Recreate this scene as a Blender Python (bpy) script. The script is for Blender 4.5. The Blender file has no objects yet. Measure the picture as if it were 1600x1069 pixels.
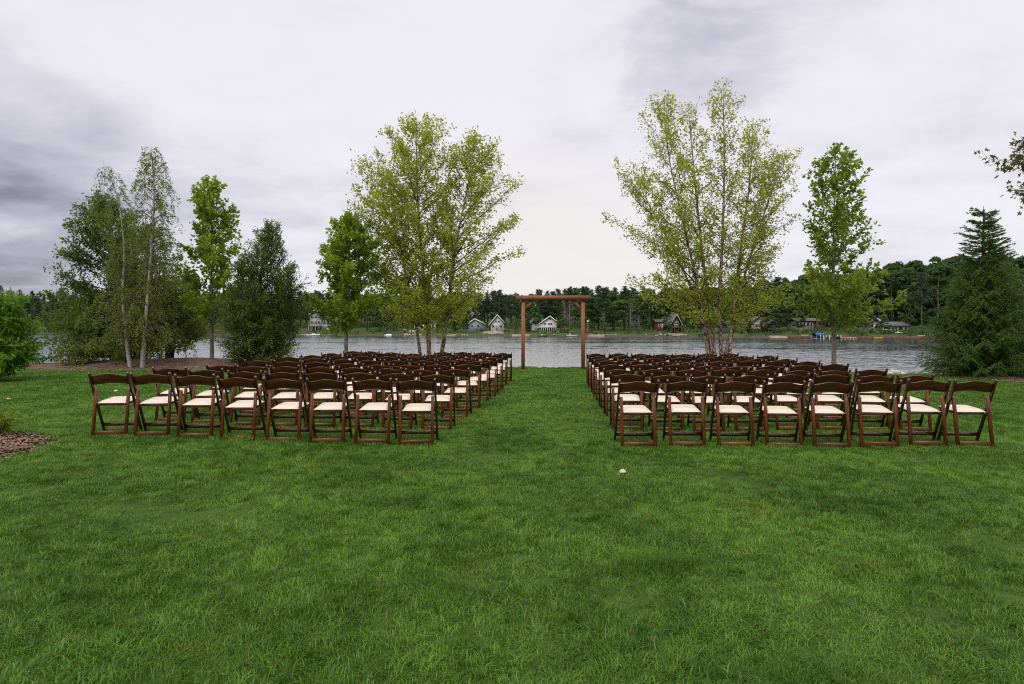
import bpy, math, random
import numpy as np
from mathutils import Vector, Matrix

R = math.radians
C = bpy.context.scene.collection
SC = bpy.context.scene

# ------------------------------------------------------------------ camera, sky, sun, exposure
F, CX, HY, H = 1067.0, 800.0, 517.5, 1.335          # focal length / optical axis / horizon row (in photo pixels), eye height
cam_d = bpy.data.cameras.new('camera')
cam_d.sensor_width = 36.0
cam_d.lens = F / 1600.0 * 36.0
cam_d.shift_y = -(534.5 - HY) / 1600.0
cam_d.clip_start = 0.05
cam_d.clip_end = 6000
cam = bpy.data.objects.new('camera', cam_d)
cam.location = (0, 0, H)
cam.rotation_euler = (R(90), 0, 0)
C.objects.link(cam)
SC.camera = cam

SUN_EL, SUN_AZ = 48.0, 205.0                         # azimuth clockwise from +Y: behind the camera, a little to its left
SUN_DIR = Vector((math.sin(R(SUN_AZ)) * math.cos(R(SUN_EL)), math.cos(R(SUN_AZ)) * math.cos(R(SUN_EL)), math.sin(R(SUN_EL))))
sl = bpy.data.lights.new('sun', 'SUN')
sl.energy = 1.5
sl.angle = R(25)
sl.color = (1.0, 0.96, 0.9)
so = bpy.data.objects.new('sun', sl)
so.rotation_euler = (-SUN_DIR).to_track_quat('-Z', 'Y').to_euler()
so.location = (0, -20, 40)
C.objects.link(so)

SC.view_settings.view_transform = 'Standard'
SC.view_settings.look = 'None'
SC.view_settings.exposure = 0.2
SC.view_settings.gamma = 1.0
SC.view_settings.use_curve_mapping = False
SC.cycles.use_denoising = False
SC.cycles.filter_width = 1.1
SC.cycles.volume_bounces = 0
SC.cycles.max_bounces = 6
SC.cycles.diffuse_bounces = 4
SC.cycles.glossy_bounces = 3
SC.cycles.transmission_bounces = 4
SC.cycles.transparent_max_bounces = 6
SC.cycles.caustics_reflective = False
SC.cycles.caustics_refractive = False


class NT:
    """small helper to write node trees"""
    def __init__(s, tree):
        s.t = tree
        s.n = tree.nodes
        s.l = tree.links

    def new(s, typ, **kw):
        nd = s.n.new(typ)
        for k, v in kw.items():
            setattr(nd, k, v)
        return nd

    def put(s, sock, v):
        if v is None:
            return
        if isinstance(v, bpy.types.NodeSocket):
            s.l.new(v, sock)
        elif isinstance(v, (tuple, list)) and len(v) == 3 and sock.type == 'RGBA':
            sock.default_value = (v[0], v[1], v[2], 1)
        else:
            sock.default_value = v

    def math(s, op, a, b=None, c=None, clamp=False):
        nd = s.new('ShaderNodeMath', operation=op, use_clamp=clamp)
        for i, v in enumerate((a, b, c)):
            s.put(nd.inputs[i], v)
        return nd.outputs[0]

    def vmath(s, op, a, b=None):
        nd = s.new('ShaderNodeVectorMath', operation=op)
        s.put(nd.inputs[0], a)
        s.put(nd.inputs[1], b)
        return nd.outputs['Value'] if op in ('DOT_PRODUCT', 'LENGTH', 'DISTANCE') else nd.outputs[0]

    def noise(s, vec, scale, detail=3, rough=0.5, dist=0.0):
        nd = s.new('ShaderNodeTexNoise')
        s.put(nd.inputs['Vector'], vec)
        s.put(nd.inputs['Scale'], scale)
        nd.inputs['Detail'].default_value = detail
        nd.inputs['Roughness'].default_value = rough
        nd.inputs['Distortion'].default_value = dist
        return nd.outputs[0]

    def mix(s, fac, a, b, typ='MIX'):
        nd = s.new('ShaderNodeMix', data_type='RGBA', blend_type=typ)
        s.put(nd.inputs[0], fac)
        s.put(nd.inputs[6], a)
        s.put(nd.inputs[7], b)
        return nd.outputs[2]

    def ramp(s, v, lo, hi, a=0.0, b=1.0, smooth=True):
        nd = s.new('ShaderNodeMapRange', interpolation_type='SMOOTHSTEP' if smooth else 'LINEAR')
        s.put(nd.inputs[0], v)
        for i, q in enumerate((lo, hi, a, b)):
            s.put(nd.inputs[i + 1], q)
        return nd.outputs[0]

    def mapping(s, vec, scale=(1, 1, 1), loc=(0, 0, 0)):
        nd = s.new('ShaderNodeMapping')
        s.put(nd.inputs[0], vec)
        nd.inputs['Location'].default_value = loc
        nd.inputs['Scale'].default_value = scale
        return nd.outputs[0]


def build_world():
    w = bpy.data.worlds.new('World')
    SC.world = w
    w.use_nodes = True
    t = NT(w.node_tree)
    w.node_tree.nodes.clear()
    out = t.new('ShaderNodeOutputWorld')
    bg = t.new('ShaderNodeBackground')
    bg.inputs['Strength'].default_value = 0.1
    sky = t.new('ShaderNodeTexSky', sky_type='NISHITA', sun_disc=False)
    sky.sun_elevation = R(SUN_EL)
    sky.sun_rotation = R(SUN_AZ)
    d = t.new('ShaderNodeTexCoord').outputs['Generated']
    d = t.vmath('NORMALIZE', d)
    sep = t.new('ShaderNodeSeparateXYZ')
    t.put(sep.inputs[0], d)
    x, y, z = sep.outputs
    zp = t.math('MAXIMUM', z, 0.0)
    k = t.math('DIVIDE', 1.0, t.math('ADD', zp, 0.16))
    comb = t.new('ShaderNodeCombineXYZ')
    t.put(comb.inputs[0], t.math('MULTIPLY', x, k))
    t.put(comb.inputs[1], t.math('MULTIPLY', y, k))
    uv = comb.outputs[0]
    n1 = t.noise(t.mapping(uv, (0.8, 1.0, 1), (3.1, 1.7, 0)), 1.05, 6, 0.52, 0.3)
    n2 = t.noise(t.mapping(uv, (1.0, 1.0, 1), (9.4, 5.2, 2)), 2.4, 7, 0.55, 0.25)
    n = t.math('ADD', t.math('MULTIPLY', n1, 0.58), t.math('MULTIPLY', n2, 0.42))

    def blob(az, el, rad_in, rad_out):
        v = (math.sin(R(az)) * math.cos(R(el)), math.cos(R(az)) * math.cos(R(el)), math.sin(R(el)))
        dot = t.vmath('DOT_PRODUCT', d, v)
        return t.ramp(dot, math.cos(R(rad_out)), math.cos(R(rad_in)))
    # heavier cloud on the left, a thin grey sheet high on the right, a brighter break above the far shore
    left = t.ramp(x, -0.75, 0.12, 1.0, 0.0)
    low = t.ramp(z, 0.0, 0.42, 1.0, 0.62)
    heavy = t.math('MULTIPLY', left, low)
    dens = t.math('ADD', t.math('MULTIPLY_ADD', n, 1.0, -0.065), t.math('MULTIPLY', heavy, 0.11))
    dens = t.math('ADD', dens, t.math('MULTIPLY', blob(-38, 8.5, 1, 14), 0.19))
    dens = t.math('ADD', dens, t.math('MULTIPLY', blob(15, 22, 1, 10), t.ramp(n2, 0.42, 0.60, 0.0, 0.10)))
    dens = t.math('SUBTRACT', dens, t.math('MULTIPLY', blob(2, 6, 0, 26), 0.06))
    cr = t.new('ShaderNodeValToRGB')
    t.put(cr.inputs[0], dens)
    e = cr.color_ramp.elements
    e[0].position, e[0].color = 0.38, (7.9, 7.7, 8.15, 1)
    e[1].position, e[1].color = 0.84, (2.2, 2.2, 2.75, 1)
    for p, c in ((0.47, (7.3, 7.1, 7.65, 1)), (0.56, (6.1, 5.95, 6.65, 1)), (0.68, (4.3, 4.2, 5.0, 1))):
        q = cr.color_ramp.elements.new(p)
        q.color = c
    col = cr.outputs[0]
    glow = t.math('MULTIPLY', blob(3, 1.5, 0, 16), 0.75)
    col = t.mix(glow, col, (7.9, 7.5, 7.1))
    # an overcast sky brightens towards the zenith
    zen = t.new('ShaderNodeVectorMath', operation='SCALE')
    t.put(zen.inputs[0], col)
    t.put(zen.inputs['Scale'], t.math('MULTIPLY_ADD', t.ramp(z, 0.42, 0.95), 1.5, 1.0))
    col = t.mix(0.94, sky.outputs[0], zen.outputs[0])
    t.put(bg.inputs[0], col)
    t.l.new(bg.outputs[0], out.inputs[0])


build_world()

# ------------------------------------------------------------------ helpers: meshes, objects, materials


class MB:
    """collects vertices and faces of one mesh"""
    def __init__(s):
        s.v, s.q, s.t, s.n = [], [], [], 0

    def add(s, v, q=None, t=None):
        v = np.asarray(v, float).reshape(-1, 3)
        if q is not None and len(q):
            s.q.append(np.asarray(q, int).reshape(-1, 4) + s.n)
        if t is not None and len(t):
            s.t.append(np.asarray(t, int).reshape(-1, 3) + s.n)
        s.v.append(v)
        s.n += len(v)
        return s

    def mesh(s, name, smooth=False):
        v = np.concatenate(s.v) if s.v else np.zeros((0, 3))
        q = np.concatenate(s.q) if s.q else np.zeros((0, 4), int)
        t = np.concatenate(s.t) if s.t else np.zeros((0, 3), int)
        me = bpy.data.meshes.new(name)
        nl = q.size + t.size
        me.vertices.add(len(v))
        me.loops.add(nl)
        me.polygons.add(len(q) + len(t))
        me.vertices.foreach_set('co', v.astype(np.float32).ravel())
        me.loops.foreach_set('vertex_index', np.concatenate([q.ravel(), t.ravel()]).astype(np.int32))
        ls = np.concatenate([np.arange(len(q)) * 4, q.size + np.arange(len(t)) * 3]).astype(np.int32)
        me.polygons.foreach_set('loop_start', ls)
        if smooth:
            me.polygons.foreach_set('use_smooth', np.ones(len(q) + len(t), bool))
        me.update(calc_edges=True)
        me.validate()
        return me

    def box(s, c, size, rz=0.0, taper=1.0):
        x, y, z = [q / 2 for q in size]
        v = np.array([(-x, -y, -z), (x, -y, -z), (x, y, -z), (-x, y, -z),
                      (-x * taper, -y * taper, z), (x * taper, -y * taper, z), (x * taper, y * taper, z), (-x * taper, y * taper, z)])
        return s._rot(v, rz, c, [(0, 3, 2, 1), (4, 5, 6, 7), (0, 1, 5, 4), (1, 2, 6, 5), (2, 3, 7, 6), (3, 0, 4, 7)])

    def _rot(s, v, rz, c, q=None, t=None):
        ca, sa = math.cos(rz), math.sin(rz)
        w = v.copy()
        w[:, 0] = v[:, 0] * ca - v[:, 1] * sa
        w[:, 1] = v[:, 0] * sa + v[:, 1] * ca
        return s.add(w + np.asarray(c), q, t)

    def prism(s, prof, y0, y1):
        """profile in x,z extruded along y"""
        n = len(prof)
        v = [(p[0], y0, p[1]) for p in prof] + [(p[0], y1, p[1]) for p in prof]
        q = [(i, (i + 1) % n, n + (i + 1) % n, n + i) for i in range(n)]
        t = [(0, i + 1, i) for i in range(1, n - 1)] + [(n, n + i, n + i + 1) for i in range(1, n - 1)]
        return s.add(v, q, t)

    def beam(s, p0, p1, w, d, ch=0.004, xref=(1, 0, 0), round0=0.0, round1=0.0):
        """chamfered bar from p0 to p1, w wide along xref, d deep across it; round0/1 = length of a rounded end"""
        p0, p1 = np.array(p0, float), np.array(p1, float)
        a = p1 - p0
        L = np.linalg.norm(a)
        a = a / L
        x = np.array(xref, float)
        x = x - a * x.dot(a)
        x /= np.linalg.norm(x)
        y = np.cross(a, x)
        hw, hd = w / 2, d / 2
        prof = [(-hw + ch, -hd), (hw - ch, -hd), (hw, -hd + ch), (hw, hd - ch), (hw - ch, hd), (-hw + ch, hd), (-hw, hd - ch), (-hw, -hd + ch)]
        st = []
        if round0:
            st += [(0.0, 1.0, 0.45), (round0 * 0.4, 1.0, 0.85)]
            st += [(round0, 1.0, 1.0)]
        else:
            st += [(0.0, 1.0, 1.0)]
        if round1:
            st += [(L - round1, 1.0, 1.0), (L - round1 * 0.4, 1.0, 0.85), (L, 1.0, 0.45)]
        else:
            st += [(L, 1.0, 1.0)]
        v = []
        for (l, sx, sy) in st:
            for (px, py) in prof:
                v.append(p0 + a * l + x * px * sx + y * py * sy)
        q = []
        for k in range(len(st) - 1):
            for i in range(8):
                j = (i + 1) % 8
                q.append((k * 8 + i, k * 8 + j, k * 8 + 8 + j, k * 8 + 8 + i))
        t = []
        b = (len(st) - 1) * 8
        for i in range(1, 7):
            t.append((0, i + 1, i))
            t.append((b, b + i, b + i + 1))
        return s.add(v, q, t)

    def tube(s, pts, rad, nseg=6, cap=True):
        p = np.asarray(pts, float)
        n = len(p)
        rad = np.broadcast_to(np.asarray(rad, float), (n,))
        tan = np.gradient(p, axis=0)
        tan /= np.linalg.norm(tan, axis=1)[:, None] + 1e-9
        ref = np.array([0.31, 0.95, 0.07]) if abs(tan[0, 1]) < 0.8 else np.array([1.0, 0.05, 0.1])
        u = np.cross(tan, ref)
        u /= np.linalg.norm(u, axis=1)[:, None] + 1e-9
        w = np.cross(tan, u)
        a = np.arange(nseg) * 2 * math.pi / nseg
        v = p[:, None, :] + rad[:, None, None] * (np.cos(a)[None, :, None] * u[:, None, :] + np.sin(a)[None, :, None] * w[:, None, :])
        i = np.arange(n - 1)[:, None] * nseg
        j = np.arange(nseg)[None, :]
        j2 = (j + 1) % nseg
        q = np.stack([i + j, i + j2, i + nseg + j2, i + nseg + j], -1).reshape(-1, 4)
        t = []
        if cap and nseg > 2:
            b = (n - 1) * nseg
            t = [(b, b + k, b + k + 1) for k in range(1, nseg - 1)] + [(0, k + 1, k) for k in range(1, nseg - 1)]
        return s.add(v.reshape(-1, 3), q, t)


def link(name, data, parent=None, mat=None, loc=None):
    o = bpy.data.objects.new(name, data)
    C.objects.link(o)
    if parent is not None:
        o.parent = parent
    if mat is not None and hasattr(data, 'materials') and len(data.materials) == 0:
        data.materials.append(mat)
    if loc is not None:
        o.location = loc
    return o


def part(name, mb, mat, parent, smooth=False):
    return link(name, mb.mesh(name, smooth), parent, mat)


def tag(o, label=None, cat=None, group=None, kind=None):
    for k, v in (('label', label), ('category', cat), ('group', group), ('kind', kind)):
        if v:
            o[k] = v
    return o


def empty(name, loc, label, cat, group=None, rz=0.0):
    o = bpy.data.objects.new(name, None)
    o.empty_display_size = 0.2
    o.location = loc
    o.rotation_euler = (0, 0, rz)
    C.objects.link(o)
    return tag(o, label, cat, group)


def copy_tree(o, parent=None):
    c = o.copy()
    C.objects.link(c)
    if parent is not None:
        c.parent = parent
    for ch in list(o.children):
        copy_tree(ch, c)
    return c


def material(name):
    m = bpy.data.materials.new(name)
    m.use_nodes = True
    t = NT(m.node_tree)
    b = m.node_tree.nodes['Principled BSDF']
    return m, t, b


def paint(name, col, rough=0.6, var=0.12, scale=3.0, spec=0.4, bump=0.0):
    m, t, b = material(name)
    co = t.new('ShaderNodeTexCoord').outputs['Object']
    n = t.noise(co, scale, 4, 0.6)
    f = t.ramp(n, 0.3, 0.7, 1 - var, 1 + var)
    mul = t.vmath('SCALE', tuple(col))
    nd = t.n[-1]
    nd.inputs[0].default_value = col
    t.put(nd.inputs['Scale'], f)
    t.put(b.inputs['Base Color'], nd.outputs[0])
    b.inputs['Roughness'].default_value = rough
    b.inputs['Specular IOR Level'].default_value = spec
    if bump:
        bp = t.new('ShaderNodeBump')
        bp.inputs['Strength'].default_value = bump
        bp.inputs['Distance'].default_value = 0.02
        t.put(bp.inputs['Height'], n)
        t.put(b.inputs['Normal'], bp.outputs[0])
    return m


def leaf_mat(name, ca, cb, trans=0.4, tcol=None, big=0.0, spec=0.07):
    m, t, b = material(name)
    geo = t.new('ShaderNodeNewGeometry')
    r = geo.outputs['Random Per Island']
    co = t.new('ShaderNodeTexCoord').outputs['Object']
    n = t.noise(co, 0.9 if not big else big, 2, 0.5)
    f = t.math('ADD', t.math('MULTIPLY', r, 0.55), t.math('MULTIPLY', t.ramp(n, 0.3, 0.7), 0.45))
    col = t.mix(f, ca, cb)
    t.put(b.inputs['Base Color'], col)
    b.inputs['Roughness'].default_value = 0.55
    b.inputs['Specular IOR Level'].default_value = spec
    tr = t.new('ShaderNodeBsdfTranslucent')
    tc = t.mix(0.6, col, tcol or tuple(min(1, q * 1.6) for q in cb))
    t.put(tr.inputs[0], tc)
    mx = t.new('ShaderNodeMixShader')
    mx.inputs[0].default_value = trans
    t.l.new(b.outputs[0], mx.inputs[1])
    t.l.new(tr.outputs[0], mx.inputs[2])
    t.l.new(mx.outputs[0], m.node_tree.nodes['Material Output'].inputs[0])
    return m


def wood_mat(name, ca, cb, rough=0.35, coat=0.3, along='Z', scale=22.0):
    m, t, b = material(name)
    co = t.new('ShaderNodeTexCoord').outputs['Object']
    sc = {'X': (0.12, 1, 1), 'Y': (1, 0.12, 1), 'Z': (1, 1, 0.12)}[along]
    info = t.new('ShaderNodeObjectInfo')
    off = t.new('ShaderNodeCombineXYZ')
    t.put(off.inputs[0], t.math('MULTIPLY', info.outputs['Random'], 37.0))
    v = t.vmath('ADD', t.mapping(co, sc), off.outputs[0])
    n = t.noise(v, scale, 5, 0.65, 0.6)
    f = t.math('ADD', t.ramp(n, 0.3, 0.72), t.math('MULTIPLY', t.math('SUBTRACT', info.outputs['Random'], 0.5), 0.35), clamp=True)
    t.put(b.inputs['Base Color'], t.mix(f, ca, cb))
    b.inputs['Roughness'].default_value = rough
    b.inputs['Coat Weight'].default_value = coat
    b.inputs['Coat Roughness'].default_value = 0.2
    return m


def bark_mat(name, ca, cb, scale=14.0, stretch=(1, 1, 0.25), lo=0.42, hi=0.6):
    m, t, b = material(name)
    co = t.new('ShaderNodeTexCoord').outputs['Object']
    n = t.noise(t.mapping(co, stretch), scale, 5, 0.65, 0.4)
    t.put(b.inputs['Base Color'], t.mix(t.ramp(n, lo, hi), ca, cb))
    b.inputs['Roughness'].default_value = 0.85
    bp = t.new('ShaderNodeBump')
    bp.inputs['Strength'].default_value = 0.6
    bp.inputs['Distance'].default_value = 0.015
    t.put(bp.inputs['Height'], n)
    t.put(b.inputs['Normal'], bp.outputs[0])
    return m


def sstep(a, b, x):
    t = np.clip((np.asarray(x, float) - a) / (b - a), 0, 1)
    return t * t * (3 - 2 * t)


def at(px, d):
    return (px - CX) * d / F


def up(py, d):
    return H - (py - HY) * d / F


# ------------------------------------------------------------------ the near shore: lawn, beds, bank, lake
LAKE_Z = -0.62
_sx = np.array([-120, -60, -26, -18.7, -14, -9, -5, 0, 5, 8, 11, 14, 18, 25, 60, 120.])
_sy = np.array([40, 33, 27.2, 26.8, 26.4, 26.0, 25.5, 25.3, 25.0, 23.2, 20.9, 18.9, 17.6, 16.5, 15, 15.])


def shore_y(x):
    x = np.asarray(x, float)
    return (np.interp(x - 1.2, _sx, _sy) + np.interp(x, _sx, _sy) * 2 + np.interp(x + 1.2, _sx, _sy)) / 4


def mound(x, y):
    a = np.exp(-(((x + 11.6) / 3.6) ** 2 + ((y - 24.4) / 1.25) ** 2) ** 1.3) * 0.27
    b = np.exp(-(((x + 15.2) / 3.0) ** 2 + ((y - 23.6) / 1.6) ** 2)) * 0.10
    c = np.exp(-(((x - 12.9) / 2.0) ** 2 + ((y - 17.6) / 1.3) ** 2)) * 0.12
    return a + b + c


def ground_z(x, y):
    x, y = np.asarray(x, float), np.asarray(y, float)
    z = 0.055 * sstep(-0.8, -5.0, x) * sstep(-2, 3, y) + 0.0022 * np.clip(y, 0, 20) - 0.06 * sstep(19, 25, y)
    z = z + 0.018 * np.sin(x * 0.9 + 1.3) * np.sin(y * 0.7 + 0.4) + 0.012 * np.sin(x * 2.1 + y * 1.3)
    return z + mound(x, y)


def grid_mesh(xs, ts, fy, fz):
    X, T = np.meshgrid(xs, ts, indexing='ij')
    Y = fy(X, T)
    Z = fz(X, Y, T)
    v = np.stack([X, Y, Z], -1).reshape(-1, 3)
    n, m = len(xs), len(ts)
    i = np.arange(n - 1)[:, None] * m
    j = np.arange(m - 1)[None, :]
    q = np.stack([i + j, i + m + j, i + m + j + 1, i + j + 1], -1).reshape(-1, 4)
    return MB().add(v, q)


def lawn_mat():
    m, t, b = material('turf_soil')
    co = t.new('ShaderNodeNewGeometry').outputs['Position']
    n = t.noise(co, 1.3, 4, 0.6)
    n2 = t.noise(co, 60.0, 3, 0.6)
    c = t.mix(t.ramp(n, 0.3, 0.7), (0.026, 0.055, 0.008), (0.045, 0.085, 0.012))
    c = t.mix(t.ramp(n2, 0.5, 0.8), c, (0.05, 0.06, 0.018))
    t.put(b.inputs['Base Color'], c)
    b.inputs['Roughness'].default_value = 1.0
    b.inputs['Specular IOR Level'].default_value = 0.1
    return m


xs = np.concatenate([np.arange(-110, -30, 4.0), np.arange(-30, 24, 0.4), np.arange(24, 100, 4.0)])
mb = grid_mesh(xs, np.linspace(0, 1, 90), lambda X, T: -12 + T * (shore_y(X) + 12), lambda X, Y, T: ground_z(X, Y))
tag(part('lawn', mb, lawn_mat(), None, True), kind='structure')

m, t, b = material('shore_sand')
co = t.new('ShaderNodeNewGeometry').outputs['Position']
n = t.noise(co, 7.0, 6, 0.7)
t.put(b.inputs['Base Color'], t.mix(t.ramp(n, 0.35, 0.68), (0.20, 0.16, 0.12), (0.48, 0.43, 0.36)))
b.inputs['Roughness'].default_value = 0.9
bp = t.new('ShaderNodeBump')
bp.inputs['Distance'].default_value = 0.06
t.put(bp.inputs['Height'], n)
t.put(b.inputs['Normal'], bp.outputs[0])
SAND = m


def bank_z(X, Y, T):
    z0 = ground_z(X, shore_y(X))
    return z0 + 0.006 * 0 - 0.002 - (z0 + 1.0) * sstep(0.05, 1.0, T) + 0.05 * np.sin(X * 3.1 + T * 9) * sstep(0, .2, T)


mb = grid_mesh(xs, np.linspace(0, 1, 12), lambda X, T: shore_y(X) - 0.02 + T * 2.6, bank_z)
tag(part('bank', mb, SAND, None, True), kind='structure')


def lake_mat():
    m, t, b = material('lake_water')
    p = t.new('ShaderNodeNewGeometry').outputs['Position']
    sep = t.new('ShaderNodeSeparateXYZ')
    t.put(sep.inputs[0], p)
    b.inputs['Base Color'].default_value = (0.035, 0.045, 0.048, 1)
    b.inputs['Roughness'].default_value = 0.06
    b.inputs['IOR'].default_value = 1.33
    # ripples far smaller than a picture point: each wave facet gets its own slope, crests lying across the view;
    # gusts roughen some bands (which then mirror the high sky) and leave others calm (which mirror the wood)
    def slope(sc, scale, loc, det):
        nd = t.new('ShaderNodeTexNoise')
        t.put(nd.inputs['Vector'], t.mapping(p, sc, loc))
        nd.inputs['Scale'].default_value = scale
        nd.inputs['Detail'].default_value = det
        nd.inputs['Roughness'].default_value = 0.6
        return t.vmath('SUBTRACT', nd.outputs['Color'], (0.5, 0.5, 0.5))
    w = t.vmath('ADD', slope((0.35, 1.0, 1), 1.1, (0, 0, 0), 2), slope((0.5, 1.0, 1), 4.2, (5, 3, 0), 2))
    band = t.noise(t.mapping(p, (0.004, 0.060, 1), (1.3, 0.4, 0)), 1.0, 4, 0.62, 0.4)
    streak = t.noise(t.mapping(p, (0.085, 0.42, 1), (7.3, 2.4, 0)), 1.0, 5, 0.72, 0.2)
    chop = t.noise(t.mapping(p, (0.40, 0.10, 1), (3.3, 6.4, 0)), 1.0, 3, 0.7, 0.2)
    mask = t.math('ADD', t.math('MULTIPLY', band, 0.52), t.math('ADD', t.math('MULTIPLY', streak, 0.30), t.math('MULTIPLY', chop, 0.18)))
    near = t.ramp(sep.outputs[1], 44.0, 70.0, 0.22, 0.0)
    mask = t.ramp(t.math('ADD', mask, near), 0.43, 0.55)
    amp = t.math('MULTIPLY_ADD', mask, 0.46, 0.045)
    sc = t.new('ShaderNodeVectorMath', operation='SCALE')
    # the ripples run in to this shore: their steep fronts face it, their backs lie nearly flat
    ws = t.new('ShaderNodeSeparateXYZ')
    t.put(ws.inputs[0], w)
    wc = t.new('ShaderNodeCombineXYZ')
    t.put(wc.inputs[0], t.math('MULTIPLY', ws.outputs[0], 0.45))
    t.put(wc.inputs[1], t.math('MULTIPLY', t.math('ABSOLUTE', ws.outputs[1]), -1.0))
    t.put(sc.inputs[0], wc.outputs[0])
    t.put(sc.inputs['Scale'], amp)
    nrm = t.vmath('NORMALIZE', t.vmath('ADD', sc.outputs[0], (0.0, 0.0, 1.0)))
    t.put(b.inputs['Normal'], nrm)
    return m


mb = MB()
ys = np.array([14., 40, 80, 150, 300, 600, 1100])
mb.add([(x, y, LAKE_Z) for y in ys for x in (-1600., -500., -100., 100., 500., 1600.)],
       [(r * 6 + c, r * 6 + c + 1, r * 6 + c + 7, r * 6 + c + 6) for r in range(len(ys) - 1) for c in range(5)])
tag(part('lake', mb, lake_mat(), None), kind='structure')


# mulch beds -------------------------------------------------------
def mulch_mat():
    m, t, b = material('bark_mulch')
    p = t.new('ShaderNodeNewGeometry').outputs['Position']
    n = t.noise(p, 26.0, 5, 0.7, 0.5)
    n2 = t.noise(p, 1.2, 3, 0.5)
    c = t.mix(t.ramp(n, 0.32, 0.7), (0.055, 0.030, 0.020), (0.20, 0.115, 0.075))
    c = t.mix(t.math('MULTIPLY', t.ramp(n2, 0.4, 0.7), 0.4), c, (0.24, 0.15, 0.11))
    t.put(b.inputs['Base Color'], c)
    b.inputs['Roughness'].default_value = 0.95
    bp = t.new('ShaderNodeBump')
    bp.inputs['Distance'].default_value = 0.04
    t.put(bp.inputs['Height'], n)
    t.put(b.inputs['Normal'], bp.outputs[0])
    return m


MULCH = mulch_mat()
rngm = np.random.default_rng(5)
MULCH_POLY = []


def mulch_bed(poly, name='mulch_bed'):
    """poly: outline points (x, y); a slightly raised sheet with a loose edge and wood chips lying on it"""
    p = np.array(poly, float)
    MULCH_POLY.append(p)
    n = 90
    seg = np.linspace(0, len(p), n, endpoint=False)
    i0 = seg.astype(int) % len(p)
    fr = (seg % 1)[:, None]
    ring = p[i0] * (1 - fr) + p[(i0 + 1) % len(p)] * fr
    for _ in range(3):
        ring = (np.roll(ring, 1, 0) + ring * 2 + np.roll(ring, -1, 0)) / 4
    ring = ring + rngm.normal(0, 0.05, ring.shape)
    c = ring.mean(0)
    v = []
    K = 14
    for k in range(K):
        f = 1 - k / (K - 1)
        pts = c + (ring - c) * f
        z = ground_z(pts[:, 0], pts[:, 1]) + 0.008 + 0.022 * (1 - f ** 6) + rngm.normal(0, 0.008, n) - (0.03 if k == 0 else 0)
        v.append(np.column_stack([pts, z]))
    v = np.concatenate(v)
    q = []
    for k in range(K - 1):
        for a in range(n):
            bb = (a + 1) % n
            q.append((k * n + a, k * n + bb, (k + 1) * n + bb, (k + 1) * n + a))
    tag(part(name, MB().add(v, q), MULCH, None, True), kind='structure')
    # chips
    area = 0.5 * abs(np.sum(ring[:, 0] * np.roll(ring[:, 1], -1) - ring[:, 1] * np.roll(ring[:, 0], -1)))
    N = int(min(9000, area * (160 if name == 'mulch_bed' and c[1] > 12 else 1500)))
    a = rngm.integers(0, n, N)
    f = np.sqrt(rngm.random(N))[:, None] * 1.03
    pos = c + (ring[a] - c) * f
    z = ground_z(pos[:, 0], pos[:, 1]) + 0.026 + rngm.random(N) * 0.02 - (f[:, 0] > 0.97) * 0.02
    return np.column_stack([pos, z])


chips = [mulch_bed([(-19.6, 23.6), (-17.5, 22.2), (-15.2, 21.2), (-12.2, 21.0), (-9.0, 21.6), (-7.2, 23.2), (-7.4, 25.4), (-10, 25.8), (-13, 26.1), (-16, 26.0), (-18.6, 25.6)]),
         mulch_bed([(10.4, 18.6), (12.2, 16.6), (13.4, 15.2), (15.4, 14.2), (18, 14.2), (18, 16.8), (14.5, 18.3), (12, 19.6)]),
         mulch_bed([(-6.5, 6.3), (-5.3, 6.5), (-5.02, 6.85), (-5.12, 7.35), (-5.22, 7.75), (-5.55, 8.15), (-6.0, 8.3), (-6.6, 8.5), (-7.6, 8.6), (-8.0, 7.0)])]
chips = np.concatenate(chips)
N = len(chips)
ang = rngm.random(N) * 6.283
L = rngm.uniform(0.012, 0.038, N)
W = rngm.uniform(0.005, 0.011, N)
ti = rngm.normal(0, 0.25, N)
ax = np.column_stack([np.cos(ang), np.sin(ang), ti])
ay = np.column_stack([-np.sin(ang), np.cos(ang), rngm.normal(0, 0.3, N)])
v = np.stack([chips - ax * L[:, None] - ay * W[:, None], chips + ax * L[:, None] - ay * W[:, None],
              chips + ax * L[:, None] + ay * W[:, None], chips - ax * L[:, None] + ay * W[:, None]], 1).reshape(-1, 3)
CHIP = leaf_mat('bark_chips', (0.06, 0.035, 0.022), (0.26, 0.16, 0.11), 0.0)
tag(part('wood_chips', MB().add(v, np.arange(N * 4).reshape(-1, 4)), CHIP, None), 'loose brown bark chips scattered over the planting beds', 'mulch', None, 'stuff')


def in_poly(p, x, y):
    ins = np.zeros(len(x), bool)
    n = len(p)
    for i in range(n):
        x1, y1 = p[i]
        x2, y2 = p[(i + 1) % n]
        c = ((y1 > y) != (y2 > y)) & (x < (x2 - x1) * (y - y1) / (y2 - y1 + 1e-12) + x1)
        ins ^= c
    return ins


# ------------------------------------------------------------------ the far shore
_px = np.array([-2600, -900, -200, 60, 180, 320, 470, 560, 740, 900, 1050, 1200, 1400, 1600, 2300, 4200.])
_D = np.array([700, 560, 500, 470, 440, 360, 300, 285, 268, 242, 222, 186, 160, 150, 145, 145.])


def far_D(px):
    px = np.asarray(px, float)
    return np.mean([np.interp(px + k, _px, _D) for k in (-50, -25, 0, 25, 50)], 0)


def far_pt(px, off):
    """point on the far land: pixel column and metres behind the waterline"""
    D = far_D(px) + off
    return np.asarray((px - CX) / F * D), np.asarray(D)


_off = np.array([0, 1.0, 2.5, 6, 20, 40, 80, 160, 300, 600.])
_oz = np.array([-0.95, -0.5, 0.0, 0.25, 1.3, 2.6, 5.0, 10, 16, 24.])


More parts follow.
